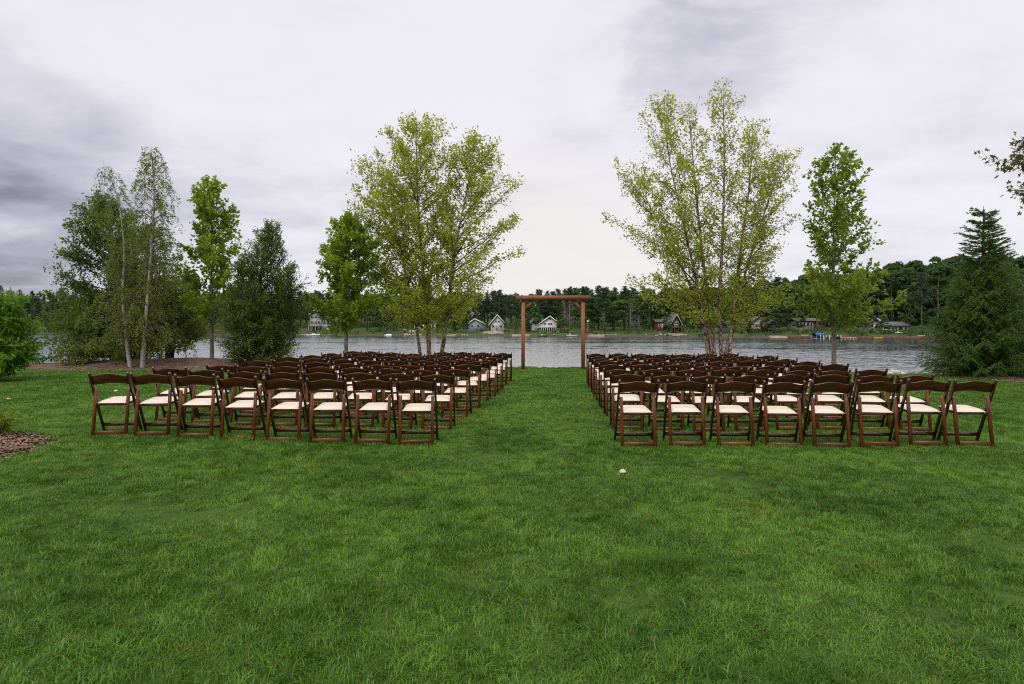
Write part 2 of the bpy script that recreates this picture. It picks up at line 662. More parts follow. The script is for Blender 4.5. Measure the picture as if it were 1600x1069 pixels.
def far_z(px, off):
    hill = np.interp(px, [-400, 150, 450, 760, 900, 1050, 1300, 1700], [2.3, 2.0, 1.25, 0.9, 1.25, 0.9, 1.0, 1.1])
    z = np.interp(off, _off, _oz)
    return np.where(z > 1.5, 1.5 + (z - 1.5) * hill, z)


def far_ground_mat():
    m, t, b = material('far_shore_grass')
    p = t.new('ShaderNodeNewGeometry').outputs['Position']
    sep = t.new('ShaderNodeSeparateXYZ')
    t.put(sep.inputs[0], p)
    n = t.noise(p, 0.09, 4, 0.6)
    n2 = t.noise(p, 1.2, 4, 0.6)
    c = t.mix(t.ramp(n, 0.35, 0.62), (0.028, 0.046, 0.012), (0.060, 0.092, 0.02))
    c = t.mix(t.math('MULTIPLY', t.ramp(n2, 0.5, 0.75), 0.5), c, (0.10, 0.085, 0.045))
    e = t.math('ADD', sep.outputs[2], t.math('MULTIPLY', t.math('SUBTRACT', n, 0.5), 1.6))
    c = t.mix(t.ramp(e, -0.15, 0.15, 0.85, 0.0), c, (0.07, 0.058, 0.04))
    t.put(b.inputs['Base Color'], c)
    b.inputs['Roughness'].default_value = 1.0
    b.inputs['Specular IOR Level'].default_value = 0.1
    return m


pxs = np.concatenate([np.arange(-2600, -300, 60), np.arange(-300, 1900, 12), np.arange(1900, 4200, 60)])
PX, OF = np.meshgrid(pxs, np.array([0, 0.5, 1, 2, 3, 5, 8, 14, 20, 30, 40, 60, 80, 120, 160, 230, 300, 450, 600.]), indexing='ij')
jig = 1.2 * np.sin(PX * 0.11) + 0.8 * np.sin(PX * 0.37 + 1)
fx, fy = far_pt(PX, OF + jig * (OF < 4))
fz = far_z(PX, OF)
v = np.stack([fx, fy, fz], -1).reshape(-1, 3)
n, mm = PX.shape
i = np.arange(n - 1)[:, None] * mm
j = np.arange(mm - 1)[None, :]
q = np.stack([i + j, i + mm + j, i + mm + j + 1, i + j + 1], -1).reshape(-1, 4)
tag(part('far_shore_hills', MB().add(v, q), far_ground_mat(), None, True), kind='structure')

# ------------------------------------------------------------------ far forest: tree kinds, single trees along the shore, the wood behind
FAR_DECID = leaf_mat('far_leaves_mid', (0.034, 0.074, 0.026), (0.086, 0.142, 0.044), 0.38, big=0.25)  # far leaf colours are lightened to stand in for distance haze
FAR_LIGHT = leaf_mat('far_leaves_light', (0.046, 0.095, 0.024), (0.112, 0.172, 0.042), 0.38, big=0.25)
FAR_PINE = leaf_mat('far_needles', (0.028, 0.054, 0.028), (0.062, 0.092, 0.044), 0.2, big=0.25)
FAR_GREY = leaf_mat('far_dead_twigs', (0.10, 0.085, 0.07), (0.17, 0.15, 0.125), 0.0)
FAR_BARK = bark_mat('far_bark', (0.05, 0.042, 0.035), (0.16, 0.14, 0.115), 3.0)
GREY_BARK = bark_mat('far_grey_bark', (0.13, 0.11, 0.09), (0.26, 0.23, 0.19), 3.0)


def quads_at(rng, c, size, nrm=None, aspect=1.0, flat=0.0):
    """one rhombic leaf or leaf clump per centre, with random orientation"""
    n = len(c)
    a = rng.normal(size=(n, 3))
    a[:, 2] *= (1 - flat)
    a /= np.linalg.norm(a, axis=1)[:, None]
    b = rng.normal(size=(n, 3)) if nrm is None else np.cross(nrm, a)
    b -= a * np.sum(a * b, 1)[:, None]
    b /= np.linalg.norm(b, axis=1)[:, None] + 1e-9
    s = np.asarray(size)[:, None] if np.ndim(size) else size
    v = np.stack([c - a * s * 0.5, c + b * s * 0.5 * aspect, c + a * s * 0.5, c - b * s * 0.5 * aspect], 1)
    return v.reshape(-1, 3), np.arange(n * 4).reshape(-1, 4)


def lobes_crown(rng, h, w, base, nl, per, size, shape):
    pts = []
    for k in range(nl):
        t = rng.random()
        z = base + (h - base) * t
        r = w * shape(t)
        a = rng.random() * 6.283
        rr = r * math.sqrt(rng.uniform(0.15, 1.0))
        c = np.array([math.cos(a) * rr, math.sin(a) * rr, z])
        lr = w * rng.uniform(0.22, 0.42) * (0.6 + 0.5 * shape(t))
        d = rng.normal(size=(per, 3))
        d /= np.linalg.norm(d, axis=1)[:, None]
        d[:, 2] = np.where(d[:, 2] < -0.3, -d[:, 2] * 0.4, d[:, 2])
        pts.append(c + d * lr * (rng.random((per, 1)) ** 0.35) * np.array([1, 1, 0.7]))
    pts = np.concatenate(pts)
    return quads_at(rng, pts, rng.uniform(0.6, 1.4, len(pts)) * size, None, 0.8)


def far_kind(kind, seed):
    """unit-free tree of about 16 m: returns trunk mesh, crown mesh"""
    rng = np.random.default_rng(seed)
    tr, cr = MB(), MB()
    if kind in ('round', 'light'):
        h, w, base = 16.0, 4.3, rng.uniform(3.0, 5.0)
        tr.tube([(0, 0, -0.6), (0.1, 0, 4), (rng.normal(0, .3), rng.normal(0, .3), 12)], [0.32, 0.25, 0.06], 6)
        for k in range(7):
            a = rng.random() * 6.28
            z = rng.uniform(3.5, 9)
            tr.tube([(0, 0, z), (math.cos(a) * 1.6, math.sin(a) * 1.6, z + 1.3), (math.cos(a) * 3, math.sin(a) * 3, z + 3.2)], [0.13, 0.09, 0.03], 4)
        v, q = lobes_crown(rng, h, w, base, 34, 95, 0.62, lambda t: math.sin(math.pi * min(1, 0.16 + t * 0.84)) ** 0.65)
        cr.add(v, q)
    elif kind == 'pine':
        h = 18.0
        tr.tube([(0, 0, -0.6), (0, 0.05, 8), (0.1, 0, 17)], [0.30, 0.22, 0.05], 6)
        base = rng.uniform(5, 9)
        for k in range(44):
            t = (k / 44) ** 0.85
            z = base + (h - base) * t
            L = (3.4 * (1 - t) ** 0.7 + 0.4) * rng.uniform(0.55, 1.1)
            a = rng.random() * 6.283
            d = np.array([math.cos(a), math.sin(a), 0])
            tr.tube([(0, 0, z - 0.2), tuple(d * L * 0.9 + [0, 0, z + 0.25 * L])], [0.06, 0.015], 3)
            n = int(20 + 16 * L)
            s = rng.random((n, 1)) ** 0.6
            p = d * L * s + np.array([0, 0, z]) + np.array([0, 0, 0.22]) * L * s + rng.normal(0, 1, (n, 3)) * np.array([0.42, 0.42, 0.2])
            cr.add(*quads_at(rng, p, rng.uniform(0.3, 0.7, n), None, 0.6, 0.5))
    elif kind == 'fir':
        h = 17.0
        tr.tube([(0, 0, -0.6), (0, 0, 16.5)], [0.24, 0.03], 5)
        for k in range(52):
            t = k / 52
            z = 1.6 + (h - 1.6) * t
            for a in rng.random(4) * 6.283:
                L = 2.9 * (1 - t) ** 0.9 + 0.15
                L *= rng.uniform(0.7, 1.1)
                d = np.array([math.cos(a), math.sin(a), 0])
                n = int(5 + 8 * L)
                s = rng.random((n, 1)) ** 0.7
                p = d * L * s + np.array([0, 0, z]) - np.array([0, 0, 0.25]) * L * s + rng.normal(0, 0.16, (n, 3))
                cr.add(*quads_at(rng, p, rng.uniform(0.3, 0.65, n), None, 0.6, 0.4))
    elif kind == 'bare':
        h = 16.0
        tr.tube([(0, 0, -0.6), (0.1, 0, 7), (0, 0.1, 15.5)], [0.30, 0.2, 0.03], 6)
        for k in range(54):
            t = rng.random() ** 0.8
            z = 3.5 + 12 * t
            L = (3.6 * (1 - t) ** 0.8 + 0.5) * rng.uniform(0.6, 1.1)
            a = rng.random() * 6.283
            d = np.array([math.cos(a), math.sin(a), 0])
            e = d * L + [0, 0, z + 0.3 * L - 0.2]
            tr.tube([(0, 0, z), tuple((d * L * .5) + [0, 0, z + 0.1 * L]), tuple(e)], [0.07, 0.05, 0.015], 3)
            n = int(9 * L)
            s = rng.uniform(0.3, 1, (n, 1))
            p = d * L * s + np.array([0, 0, z]) + np.array([0, 0, .25]) * L * s + rng.normal(0, 0.22, (n, 3))
            cr.add(*quads_at(rng, p, rng.uniform(0.3, 0.7, n), None, 0.14, 0.3))
    return tr.mesh(kind + '_trunk', True), cr.mesh(kind + '_crown')


KINDS = {}
for kd, n, lm, bm in (('round', 5, FAR_DECID, FAR_BARK), ('light', 4, FAR_LIGHT, FAR_BARK), ('pine', 4, FAR_PINE, FAR_BARK), ('fir', 3, FAR_PINE, FAR_BARK), ('bare', 2, FAR_GREY, GREY_BARK)):
    KINDS[kd] = []
    for k in range(n):
        a, b_ = far_kind(kd, 100 + 17 * k + 1000 * len(KINDS))
        a.materials.append(bm)
        b_.materials.append(lm)
        KINDS[kd].append((a, b_))
KLAB = {'round': ('shade_tree', 'mid green leafy tree'), 'light': ('shade_tree', 'pale green leafy tree'), 'pine': ('pine_tree', 'tall dark pine with high crown'),
        'fir': ('fir_tree', 'dark pointed conifer'), 'bare': ('bare_tree', 'grey leafless tree')}


def far_tree(kind, px, off, s, label, group=None, sx=1.0, seed=0, ht=None):
    a, b_ = KINDS[kind][seed % len(KINDS[kind])]
    x, y = far_pt(px, off)
    r = empty(KLAB[kind][0], (float(x), float(y), float(far_z(px, off)) - 0.1), label, 'tree', group, rz=(seed * 2.399) % 6.283)
    r.scale = (s * sx, s * sx, s)
    link('trunk', a, r)
    link('crown', b_, r)
    return r


# where houses and lawns stand, the first trees keep clear
rf = random.Random(11)
CLEAR = [(470, 522), (640, 684), (722, 796), (818, 905), (1020, 1066), (1120, 1222), (1240, 1298), (1345, 1440)]
pos = ['between the cabin clearings', 'by the water']
px = -40.0
k = 0
LANDS = [(-60, 'on the far left shore'), (330, 'across the lake behind the left planting bed'), (470, 'beside the tall grey lake house'), (570, 'behind the left river birch across the lake'),
         (690, 'behind the blue grey cabin'), (800, 'beside the white gabled house'), (905, 'right of the wooden arch across the lake'),
         (1020, 'around the red cabins'), (1110, 'behind the right river birch across the lake'), (1230, 'around the low brown house behind the young maple'), (1340, 'around the ranch house'), (1440, 'behind the spruce across the lake')]


def land_of(px):
    r = LANDS[0][1]
    for p, n in LANDS:
        if px >= p:
            r = n
    return r


FT = []
while px < 1640:
    inside = any(a - 6 < px < b_ + 6 for a, b_ in CLEAR)
    w = rf.random()
    if px < 200:
        kd = 'pine' if w < 0.55 else 'fir' if w < 0.75 else 'round'
    elif px < 470:
        kd = 'round' if w < 0.5 else 'pine'
    elif px < 700:
        kd = 'round' if w < 0.5 else 'light' if w < 0.7 else 'pine'
    elif px < 940:
        kd = 'pine' if w < 0.5 else 'round' if w < 0.85 else 'fir'
    elif px < 1120:
        kd = 'light' if w < 0.4 else 'round' if w < 0.7 else 'pine'
    else:
        kd = 'round' if w < 0.66 else 'light' if w < 0.95 else 'pine'
    off = rf.uniform(9, 36) if not inside else rf.uniform(38, 52)
    sc = rf.uniform(0.8, 1.05) * float(np.interp(px, [0, 800, 1000, 1250, 1500], [1.0, 0.85, 0.9, 1.0, 1.2]))
    FT.append(far_tree(kd, px, off, sc, KLAB[kd][1] + ' ' + land_of(px), 'trees along the far shore', rf.uniform(0.9, 1.2), k))
    k += 1
    px += rf.uniform(11, 24) * (1.0 if px < 1000 else 1.35)
byl = {}
for o in FT:
    byl.setdefault(o['label'], []).append(o)
for l_, os_ in byl.items():
    wd = {2: ['leftmost', 'rightmost'], 3: ['leftmost', 'middle', 'rightmost'], 4: ['leftmost', 'second', 'third', 'rightmost'], 5: ['leftmost', 'second', 'middle', 'fourth', 'rightmost'], 6: ['leftmost', 'second', 'third', 'fourth', 'fifth', 'rightmost']}.get(len(os_))
    for o, w_ in zip(sorted(os_, key=lambda q: q.location.x / q.location.y), wd or []):
        o['label'] = w_ + ' ' + l_
# trees that stand forward on the lawns
for px, off, kd, s, lab, sx in [
        (890, 14, 'bare', 0.86, 'tall pale leafless pine right of the white gabled house', 1.0),
        (882, 24, 'bare', 0.72, 'thin grey leafless pine behind the pale leafless one', 0.7),
        (795, 12, 'pine', 0.80, 'slim pine with bare grey trunk left of the arch post', 0.75),
        (836, 20, 'round', 0.62, 'round green tree left of the white gabled house', 1.0),
        (985, 16, 'bare', 0.70, 'grey twiggy tree on the shore right of the arch', 1.3),
        (998, 7, 'bare', 0.42, 'small spreading bare tree at the water beside the red cabin', 1.7),
        (604, 14, 'pine', 0.8, 'pine with a bare trunk behind the covered white boat', 0.7),
        (616, 16, 'pine', 0.84, 'second bare trunked pine right of the covered white boat', 0.7),
        (683, 12, 'pine', 0.8, 'pine trunk beside the small white cottage', 0.7),
        (690, 13, 'pine', 0.7, 'slim pine right of the small white cottage', 0.6),
        (1256, 12, 'pine', 0.7, 'pine with a bare trunk in front of the low brown house', 0.6),
        (1276, 14, 'pine', 0.75, 'dark pine behind the blue boat canopy', 0.6),
        (1422, 12, 'round', 0.62, 'leafy tree at the right end of the ranch house', 0.7),
        (1440, 10, 'pine', 0.85, 'leaning pine trunk right of the ranch house', 0.7),
        (1195, 12, 'light', 0.3, 'small pale tree in front of the grey roofed house', 1.2),
        (1167, 9, 'light', 0.42, 'small leafy tree at the left end of the grey roofed house', 1.2),
        (1210, 10, 'round', 0.5, 'leafy tree at the right end of the grey roofed house', 1.1),
        (1247, 9, 'round', 0.45, 'leafy tree at the left end of the low brown house', 1.0),
        (1350, 12, 'round', 0.5, 'leafy tree at the left end of the ranch house', 1.2),
        (1382, 11, 'light', 0.26, 'small shrub like tree before the ranch house', 1.5),
        (1125, 12, 'round', 0.55, 'leafy tree left of the pale house behind the right birch', 1.1),
        (1043, 9, 'light', 0.4, 'small leafy tree in front of the low red cabin', 1.3),
        (728, 10, 'round', 0.4, 'small leafy tree left of the blue grey cabin', 1.2),
        (876, 12, 'round', 0.42, 'small leafy tree at the right end of the white gabled house', 1.2),
        (825, 14, 'fir', 0.45, 'dark small conifer at the left end of the white gabled house', 1.1),
        (520, 12, 'round', 0.55, 'leafy tree at the right end of the tall grey lake house', 1.1),
        (1015, 26, 'round', 0.8, 'broad green tree left of the red cabin', 1.25),
        (960, 22, 'light', 0.9, 'broad pale green tree right of the arch', 1.25),
        (935, 30, 'round', 0.85, 'dense green tree just right of the arch', 1.2)]:
    far_tree(kd, px, off, s, lab, 'trees along the far shore', sx, int(px))


# the wood behind, one mass of instances
def instancer(name, pts, rot, scl, idx, meshes, label, cat):
    """ONE object whose geometry nodes stand copies of the given meshes on its points"""
    hid = bpy.data.collections.new(name + '_kinds')
    for i, parts in enumerate(meshes):
        me = parts[0]
        if len(parts) > 1:
            me = joined(parts, name + '_kind')
        o = bpy.data.objects.new('%s_kind_%02d' % (name, i), me)
        hid.objects.link(o)
    me = bpy.data.meshes.new(name)
    me.vertices.add(len(pts))
    me.vertices.foreach_set('co', np.asarray(pts, np.float32).ravel())
    for nm, typ, dat in (('rot', 'FLOAT_VECTOR', rot), ('scl', 'FLOAT_VECTOR', scl), ('idx', 'INT', idx)):
        at_ = me.attributes.new(nm, typ, 'POINT')
        at_.data.foreach_set('value' if typ == 'INT' else 'vector', np.asarray(dat, np.int32 if typ == 'INT' else np.float32).ravel())
    o = link(name, me)
    tag(o, label, cat, None, 'stuff')
    g = bpy.data.node_groups.new(name + '_nodes', 'GeometryNodeTree')
    g.interface.new_socket('Geometry', in_out='INPUT', socket_type='NodeSocketGeometry')
    g.interface.new_socket('Geometry', in_out='OUTPUT', socket_type='NodeSocketGeometry')
    n = g.nodes
    gi, go = n.new('NodeGroupInput'), n.new('NodeGroupOutput')
    ci = n.new('GeometryNodeCollectionInfo')
    ci.inputs[0].default_value = hid
    ci.inputs['Separate Children'].default_value = True
    ci.inputs['Reset Children'].default_value = True
    ip = n.new('GeometryNodeInstanceOnPoints')
    ip.inputs['Pick Instance'].default_value = True

    def attr(nm, typ):
        a = n.new('GeometryNodeInputNamedAttribute')
        a.data_type = typ
        a.inputs[0].default_value = nm
        return a.outputs[0]
    g.links.new(gi.outputs[0], ip.inputs['Points'])
    g.links.new(ci.outputs[0], ip.inputs['Instance'])
    g.links.new(attr('idx', 'INT'), ip.inputs['Instance Index'])
    e2r = n.new('FunctionNodeEulerToRotation')
    g.links.new(attr('rot', 'FLOAT_VECTOR'), e2r.inputs[0])
    g.links.new(e2r.outputs[0], ip.inputs['Rotation'])
    g.links.new(attr('scl', 'FLOAT_VECTOR'), ip.inputs['Scale'])
    g.links.new(ip.outputs[0], go.inputs[0])
    md = o.modifiers.new('scatter', 'NODES')
    md.node_group = g
    return o


def joined(meshes, name):
    """one mesh with one material slot per source mesh"""
    import bmesh
    bm = bmesh.new()
    mats = []
    for k, me in enumerate(meshes):
        f0 = len(bm.faces)
        bm.from_mesh(me)
        bm.faces.ensure_lookup_table()
        for f in bm.faces[f0:]:
            f.material_index = k
        mats.append(me.materials[0])
    out = bpy.data.meshes.new(name)
    bm.to_mesh(out)
    bm.free()
    for mt in mats:
        out.materials.append(mt)
    return out


rng = np.random.default_rng(3)
kinds = KINDS['round'] + KINDS['light'][:2] + KINDS['pine'] + KINDS['fir']
P, RT, SL, IX = [], [], [], []
for off0, off1, step in ((44, 62, 13), (62, 84, 13), (84, 115, 14), (115, 160, 15), (160, 230, 17), (230, 320, 22)):
    px = -700.0
    while px < 2500:
        off = rng.uniform(off0, off1)
        x, y = far_pt(px, off)
        P.append((float(x), float(y), float(far_z(px, off)) - 0.2))
        RT.append((0, 0, rng.random() * 6.283))
        s = rng.uniform(0.78, 1.12) * float(np.interp(px, [0, 800, 1000, 1250, 1500], [1.1, 0.85, 0.85, 0.95, 1.2]))
        sx = s * rng.uniform(0.95, 1.25)
        SL.append((sx, sx, s))
        w = rng.random()
        cf = float(np.interp(px, [0, 300, 600, 780, 960, 1060, 1300, 1600], [0.8, 0.45, 0.5, 0.75, 0.45, 0.12, 0.08, 0.05]))
        if off0 > 100 and 740 < px < 1000:
            cf = 0.97
        IX.append((int(rng.integers(7, 11)) if rng.random() < .85 else int(rng.integers(11, 14))) if w < cf else int(rng.integers(0, 7)))
        px += rng.uniform(0.6, 1.4) * step * (1.0 if 0 < px < 1650 else 2.2)
instancer('far_forest', P, RT, SL, IX, kinds, 'dense mixed wood covering the hills across the lake', 'forest')

# low brush under the wood closes the gaps between its trunks
rngb = np.random.default_rng(8)
mb = MB()
cs = []
for px in np.arange(-300, 1900, 3.2):
    if any(a < px < b_ for a, b_ in CLEAR) and rngb.random() < 0.25:
        continue
    off = rngb.uniform(34, 60)
    x, y = far_pt(px, off)
    if (px < 460 or px > 1445) and rngb.random() < .6:
        off = rngb.uniform(1.5, 9)
        x, y = far_pt(px, off)
    z = float(far_z(px, off))
    n = 26
    cs.append(np.array([float(x), float(y), z]) + rngb.normal(0, 1, (n, 3)) * np.array([1.2, 1.2, 0]) + np.column_stack([np.zeros(n), np.zeros(n), rngb.random(n) ** 1.4 * rngb.uniform(1.5, 4.5)]))
for px in np.arange(440, 1480, 4.6):
    if rngb.random() < 0.5:
        continue
    off = rngb.uniform(2.0, 20)
    hgt = rngb.uniform(0.4, 1.7)
    x, y = far_pt(px, off)
    n = 16
    cs.append(np.array([float(x), float(y), float(far_z(px, off))]) + rngb.normal(0, 1, (n, 3)) * np.array([0.8, 0.8, 0]) + np.column_stack([np.zeros(n), np.zeros(n), rngb.random(n) * hgt]))
cs = np.concatenate(cs)
mb.add(*quads_at(rngb, cs, rngb.uniform(0.5, 1.2, len(cs)), None, 0.8))
tag(part('far_undergrowth', mb, FAR_DECID, None), 'dark leafy undergrowth along the foot of the far wood', 'undergrowth', None, 'stuff')

# ------------------------------------------------------------------ houses, docks and boats across the lake
WHITE_W = paint('white_siding', (0.50, 0.485, 0.45), 0.7, 0.08, 0.8)
GREY_W = paint('grey_siding', (0.26, 0.26, 0.26), 0.7, 0.1, 0.8)
BLUE_W = paint('blue_grey_siding', (0.20, 0.23, 0.27), 0.7, 0.1, 0.8)
RED_W = paint('barn_red_siding', (0.085, 0.024, 0.02), 0.7, 0.15, 0.8)
BROWN_W = paint('brown_siding', (0.12, 0.075, 0.05), 0.8, 0.15, 0.8)
BEIGE_W = paint('beige_siding', (0.24, 0.22, 0.19), 0.8, 0.1, 0.8)
ROOF_G = paint('grey_shingles', (0.105, 0.105, 0.11), 0.85, 0.15, 1.5)
ROOF_D = paint('dark_shingles', (0.075, 0.07, 0.068), 0.85, 0.15, 1.5)
ROOF_B = paint('brown_shingles', (0.11, 0.085, 0.07), 0.85, 0.15, 1.5)
TRIM = paint('white_trim', (0.70, 0.68, 0.65), 0.6, 0.05, 1.0)
GLASS = paint('dark_window_glass', (0.015, 0.018, 0.02), 0.08, 0.1, 1.0, 0.6)
TIMBER = paint('weathered_timber', (0.17, 0.13, 0.10), 0.85, 0.2, 2.0)
PALE_T = paint('pale_timber', (0.42, 0.38, 0.32), 0.8, 0.15, 2.0)
ROCKW = paint('shore_rock', (0.27, 0.24, 0.20), 0.9, 0.3, 1.2, 0.2, 0.4)
BOAT_W = paint('white_gelcoat', (0.78, 0.78, 0.77), 0.25, 0.04, 2.0, 0.5)
BOAT_D = paint('dark_hull', (0.05, 0.055, 0.06), 0.3, 0.1, 2.0)
CANVAS_B = paint('blue_canvas', (0.025, 0.065, 0.24), 0.75, 0.1, 2.0)
CANVAS_T = paint('tan_canvas', (0.50, 0.46, 0.38), 0.75, 0.1, 2.0)
YELLOW = paint('yellow_plastic', (0.72, 0.42, 0.04), 0.4, 0.08, 2.0)
ORANGE = paint('orange_plastic', (0.62, 0.20, 0.03), 0.4, 0.08, 2.0)
REDP = paint('red_plastic', (0.42, 0.03, 0.03), 0.45, 0.08, 2.0)
TEAL = paint('teal_canvas', (0.03, 0.30, 0.29), 0.7, 0.08, 2.0)
SANDY = paint('beach_sand', (0.24, 0.175, 0.125), 0.95, 0.2, 0.6, 0.1)
ALU = paint('dull_aluminium', (0.42, 0.43, 0.44), 0.4, 0.1, 2.0)


class House:
    """a building placed on the far land; coordinates inside are photo columns and rows at its own distance"""
    def __init__(s, name, label, px, base, off, cat='house', rz=0.0):
        s.px, s.base = px, base
        s.d = float(far_D(px)) + off
        s.m = s.d / F
        x, y = at(px, s.d), s.d
        s.root = empty(name, (x, y, up(base, s.d)), label, cat, rz=rz)

    def X(s, px):
        return (px - s.px) * s.m

    def Z(s, py):
        return (s.base - py) * s.m

    def wall(s, x0, x1, ytop, dep, mat, y0=None, back=0.0, name='wall'):
        z0 = s.Z(y0) if y0 else -2.0
        z1 = s.Z(ytop)
        return part(name, MB().box(((s.X(x0) + s.X(x1)) / 2, back + dep / 2, (z0 + z1) / 2), (s.X(x1) - s.X(x0), dep, z1 - z0)), mat, s.root)

    def gable(s, x0, x1, ye, xp, yp, dep, mat, back=0.0, y0=None):
        z0 = s.Z(y0) if y0 else -2.0
        pr = [(s.X(x0), z0), (s.X(x1), z0), (s.X(x1), s.Z(ye)), (s.X(xp), s.Z(yp)), (s.X(x0), s.Z(ye))]
        return part('wall', MB().prism(pr, back, back + dep), mat, s.root)

    def roof_gable(s, x0, x1, ye, xp, yp, dep, mat, back=0.0, over=0.5, th=0.28, fascia=None, ye1=None):
        xs_, zs = (s.X(x0), s.X(xp), s.X(x1)), (s.Z(ye), s.Z(yp), s.Z(ye1 if ye1 else ye))
        r = None
        for a, b_ in ((0, 1), (2, 1)):
            pr = [(xs_[a], zs[a]), (xs_[b_], zs[b_]), (xs_[b_], zs[b_] + th), (xs_[a], zs[a] + th)]
            r = part('roof', MB().prism(pr, back - over, back + dep + over), mat, s.root)
            if fascia:
                pr = [(xs_[a], zs[a] - .12), (xs_[b_], zs[b_] - .12), (xs_[b_], zs[b_] + th + .03), (xs_[a], zs[a] + th + .03)]
                part('fascia', MB().prism(pr, back - over - 0.09, back - over - 0.003), fascia, r)
        return r

    def roof_side(s, x0, x1, ye, yr, dep, mat, back=0.0, over=0.5):
        a, b_, ze, zr = s.X(x0) - over, s.X(x1) + over, s.Z(ye), s.Z(yr)
        y0, ym, y1 = back - over, back + dep / 2, back + dep + over
        v = [(a, y0, ze), (b_, y0, ze), (b_, ym, zr), (a, ym, zr), (a, y1, ze), (b_, y1, ze),
             (a, y0, ze + .2), (b_, y0, ze + .2), (b_, ym, zr + .22), (a, ym, zr + .22), (a, y1, ze + .2), (b_, y1, ze + .2)]
        q = [(6, 7, 8, 9), (9, 8, 11, 10), (0, 3, 2, 1), (3, 4, 5, 2), (0, 1, 7, 6), (4, 10, 11, 5), (0, 6, 9, 3), (3, 9, 10, 4), (1, 2, 8, 7), (2, 5, 11, 8)]
        return part('roof', MB().add(v, q), mat, s.root)

    def win(s, x0, x1, y0, y1, back=0.0, frame=None, name='window'):
        a, b_, z0, z1 = s.X(x0), s.X(x1), s.Z(y1), s.Z(y0)
        w = 0.09
        mb = MB()
        for c, sz in ((((a + b_) / 2, z1 + w / 2), (b_ - a + 2 * w, w)), (((a + b_) / 2, z0 - w / 2), (b_ - a + 2 * w, w)), ((a - w / 2, (z0 + z1) / 2), (w, z1 - z0)), ((b_ + w / 2, (z0 + z1) / 2), (w, z1 - z0))):
            mb.box((c[0], back - 0.05, c[1]), (sz[0], 0.09, sz[1]))
        if b_ - a > 1.1:
            mb.box(((a + b_) / 2, back - 0.045, (z0 + z1) / 2), (0.07, 0.07, z1 - z0))
        f = part(name, mb, frame or TRIM, s.root)
        part('pane', MB().box(((a + b_) / 2, back - 0.012, (z0 + z1) / 2), (b_ - a, 0.02, z1 - z0)), GLASS, f)
        return f

    def deck(s, x0, x1, y, proj, mat, rail=True, n=None):
        a, b_, z = s.X(x0), s.X(x1), s.Z(y)
        dk = part('deck', MB().box(((a + b_) / 2, -proj / 2 - 0.12, z), (b_ - a, proj, 0.18)), mat, s.root)
        n = n or max(3, int((b_ - a) / 1.6))
        for k in range(n + 1):
            x = a + 0.08 + (b_ - a - .16) * k / n
            part('post', MB().box((x, -proj, (z + .9 - 2.5) / 2), (0.12, 0.12, z + .9 + 2.5)), mat, dk)
        if rail:
            part('rail', MB().box(((a + b_) / 2, -proj, z + .95), (b_ - a, 0.1, 0.08)).box(((a + b_) / 2, -proj + .004, z + .5), (b_ - a - .01, 0.05, 0.06)), mat, dk)
        return dk

    def box(s, name, x0, x1, y0, y1, back, dep, mat):
        return part(name, MB().box(((s.X(x0) + s.X(x1)) / 2, back + dep / 2, (s.Z(y0) + s.Z(y1)) / 2), (s.X(x1) - s.X(x0), dep, s.Z(y0) - s.Z(y1))), mat, s.root)


# tall grey lake house
h = House('lake_house', 'tall grey three storey lake house with white framed windows and decks', 495, 519, 24)
h.gable(484.5, 502.5, 492, 494, 484.5, 9, GREY_W)
h.wall(502.5, 516, 499, 7, GREY_W, back=1.0)
h.roof_gable(483, 504, 492.6, 494, 484, 9, ROOF_D, over=.8, fascia=TRIM)
h.roof_side(502.5, 517, 499, 494.5, 7, ROOF_D, back=1.0)
for yy0, yy1 in ((493.5, 497.5), (501.5, 506.5), (512, 516)):
    for k in range(3):
        h.win(486 + 5.4 * k, 489.8 + 5.4 * k, yy0, yy1)
for k in range(2):
    h.win(504.5 + 5.5 * k, 508 + 5.5 * k, 501.5, 507, 1.0)
h.box('garage_door', 508.2, 514, 512.5, 518.5, 0.9, .08, TRIM)
h.deck(484, 517, 509.5, 2.2, PALE_T, True, 6)

# small white cottage behind the birch stems
h = House('white_cottage', 'small white cottage with grey roof and four windows, behind the left birch stems', 663, 513, 26)
h.wall(647, 680, 504.5, 7, WHITE_W)
h.roof_side(646.5, 680.5, 504.8, 499.5, 7, ROOF_G)
for a in (650, 656.5, 663, 670):
    h.win(a, a + 3.2, 506.5, 510.5)
h.box('door', 675, 677.6, 506.5, 512.5, -0.08, .076, ROOF_D)

# blue grey cabin
h = House('grey_cabin', 'blue grey gabled cabin half hidden left of the white steep gabled house', 744, 514, 22)
h.gable(731, 757, 506.5, 742, 499, 8, BLUE_W)
h.roof_gable(729, 758.5, 507.4, 742, 498.6, 8, ROOF_G, over=.5, fascia=TRIM)
h.win(736, 739, 507.5, 511)
h.win(745, 749, 507.5, 511)

# white steep gabled house
h = House('steep_house', 'white steep gabled house on a stone mound by the water', 777, 516, 13)
h.gable(767, 787, 503.5, 777, 493.5, 9, WHITE_W)
h.roof_gable(763.5, 789, 508.5, 777, 492.6, 9, ROOF_G, over=.7, fascia=TRIM, ye1=505.5)
h.win(773.6, 776, 501.2, 504)
h.win(778, 780.4, 501.2, 504)
h.win(769, 772.4, 508.5, 511.6)
h.win(780.4, 784.6, 508.5, 511.6)
h.box('door', 774.6, 777.2, 508.6, 515, -0.09, .086, GREY_W)

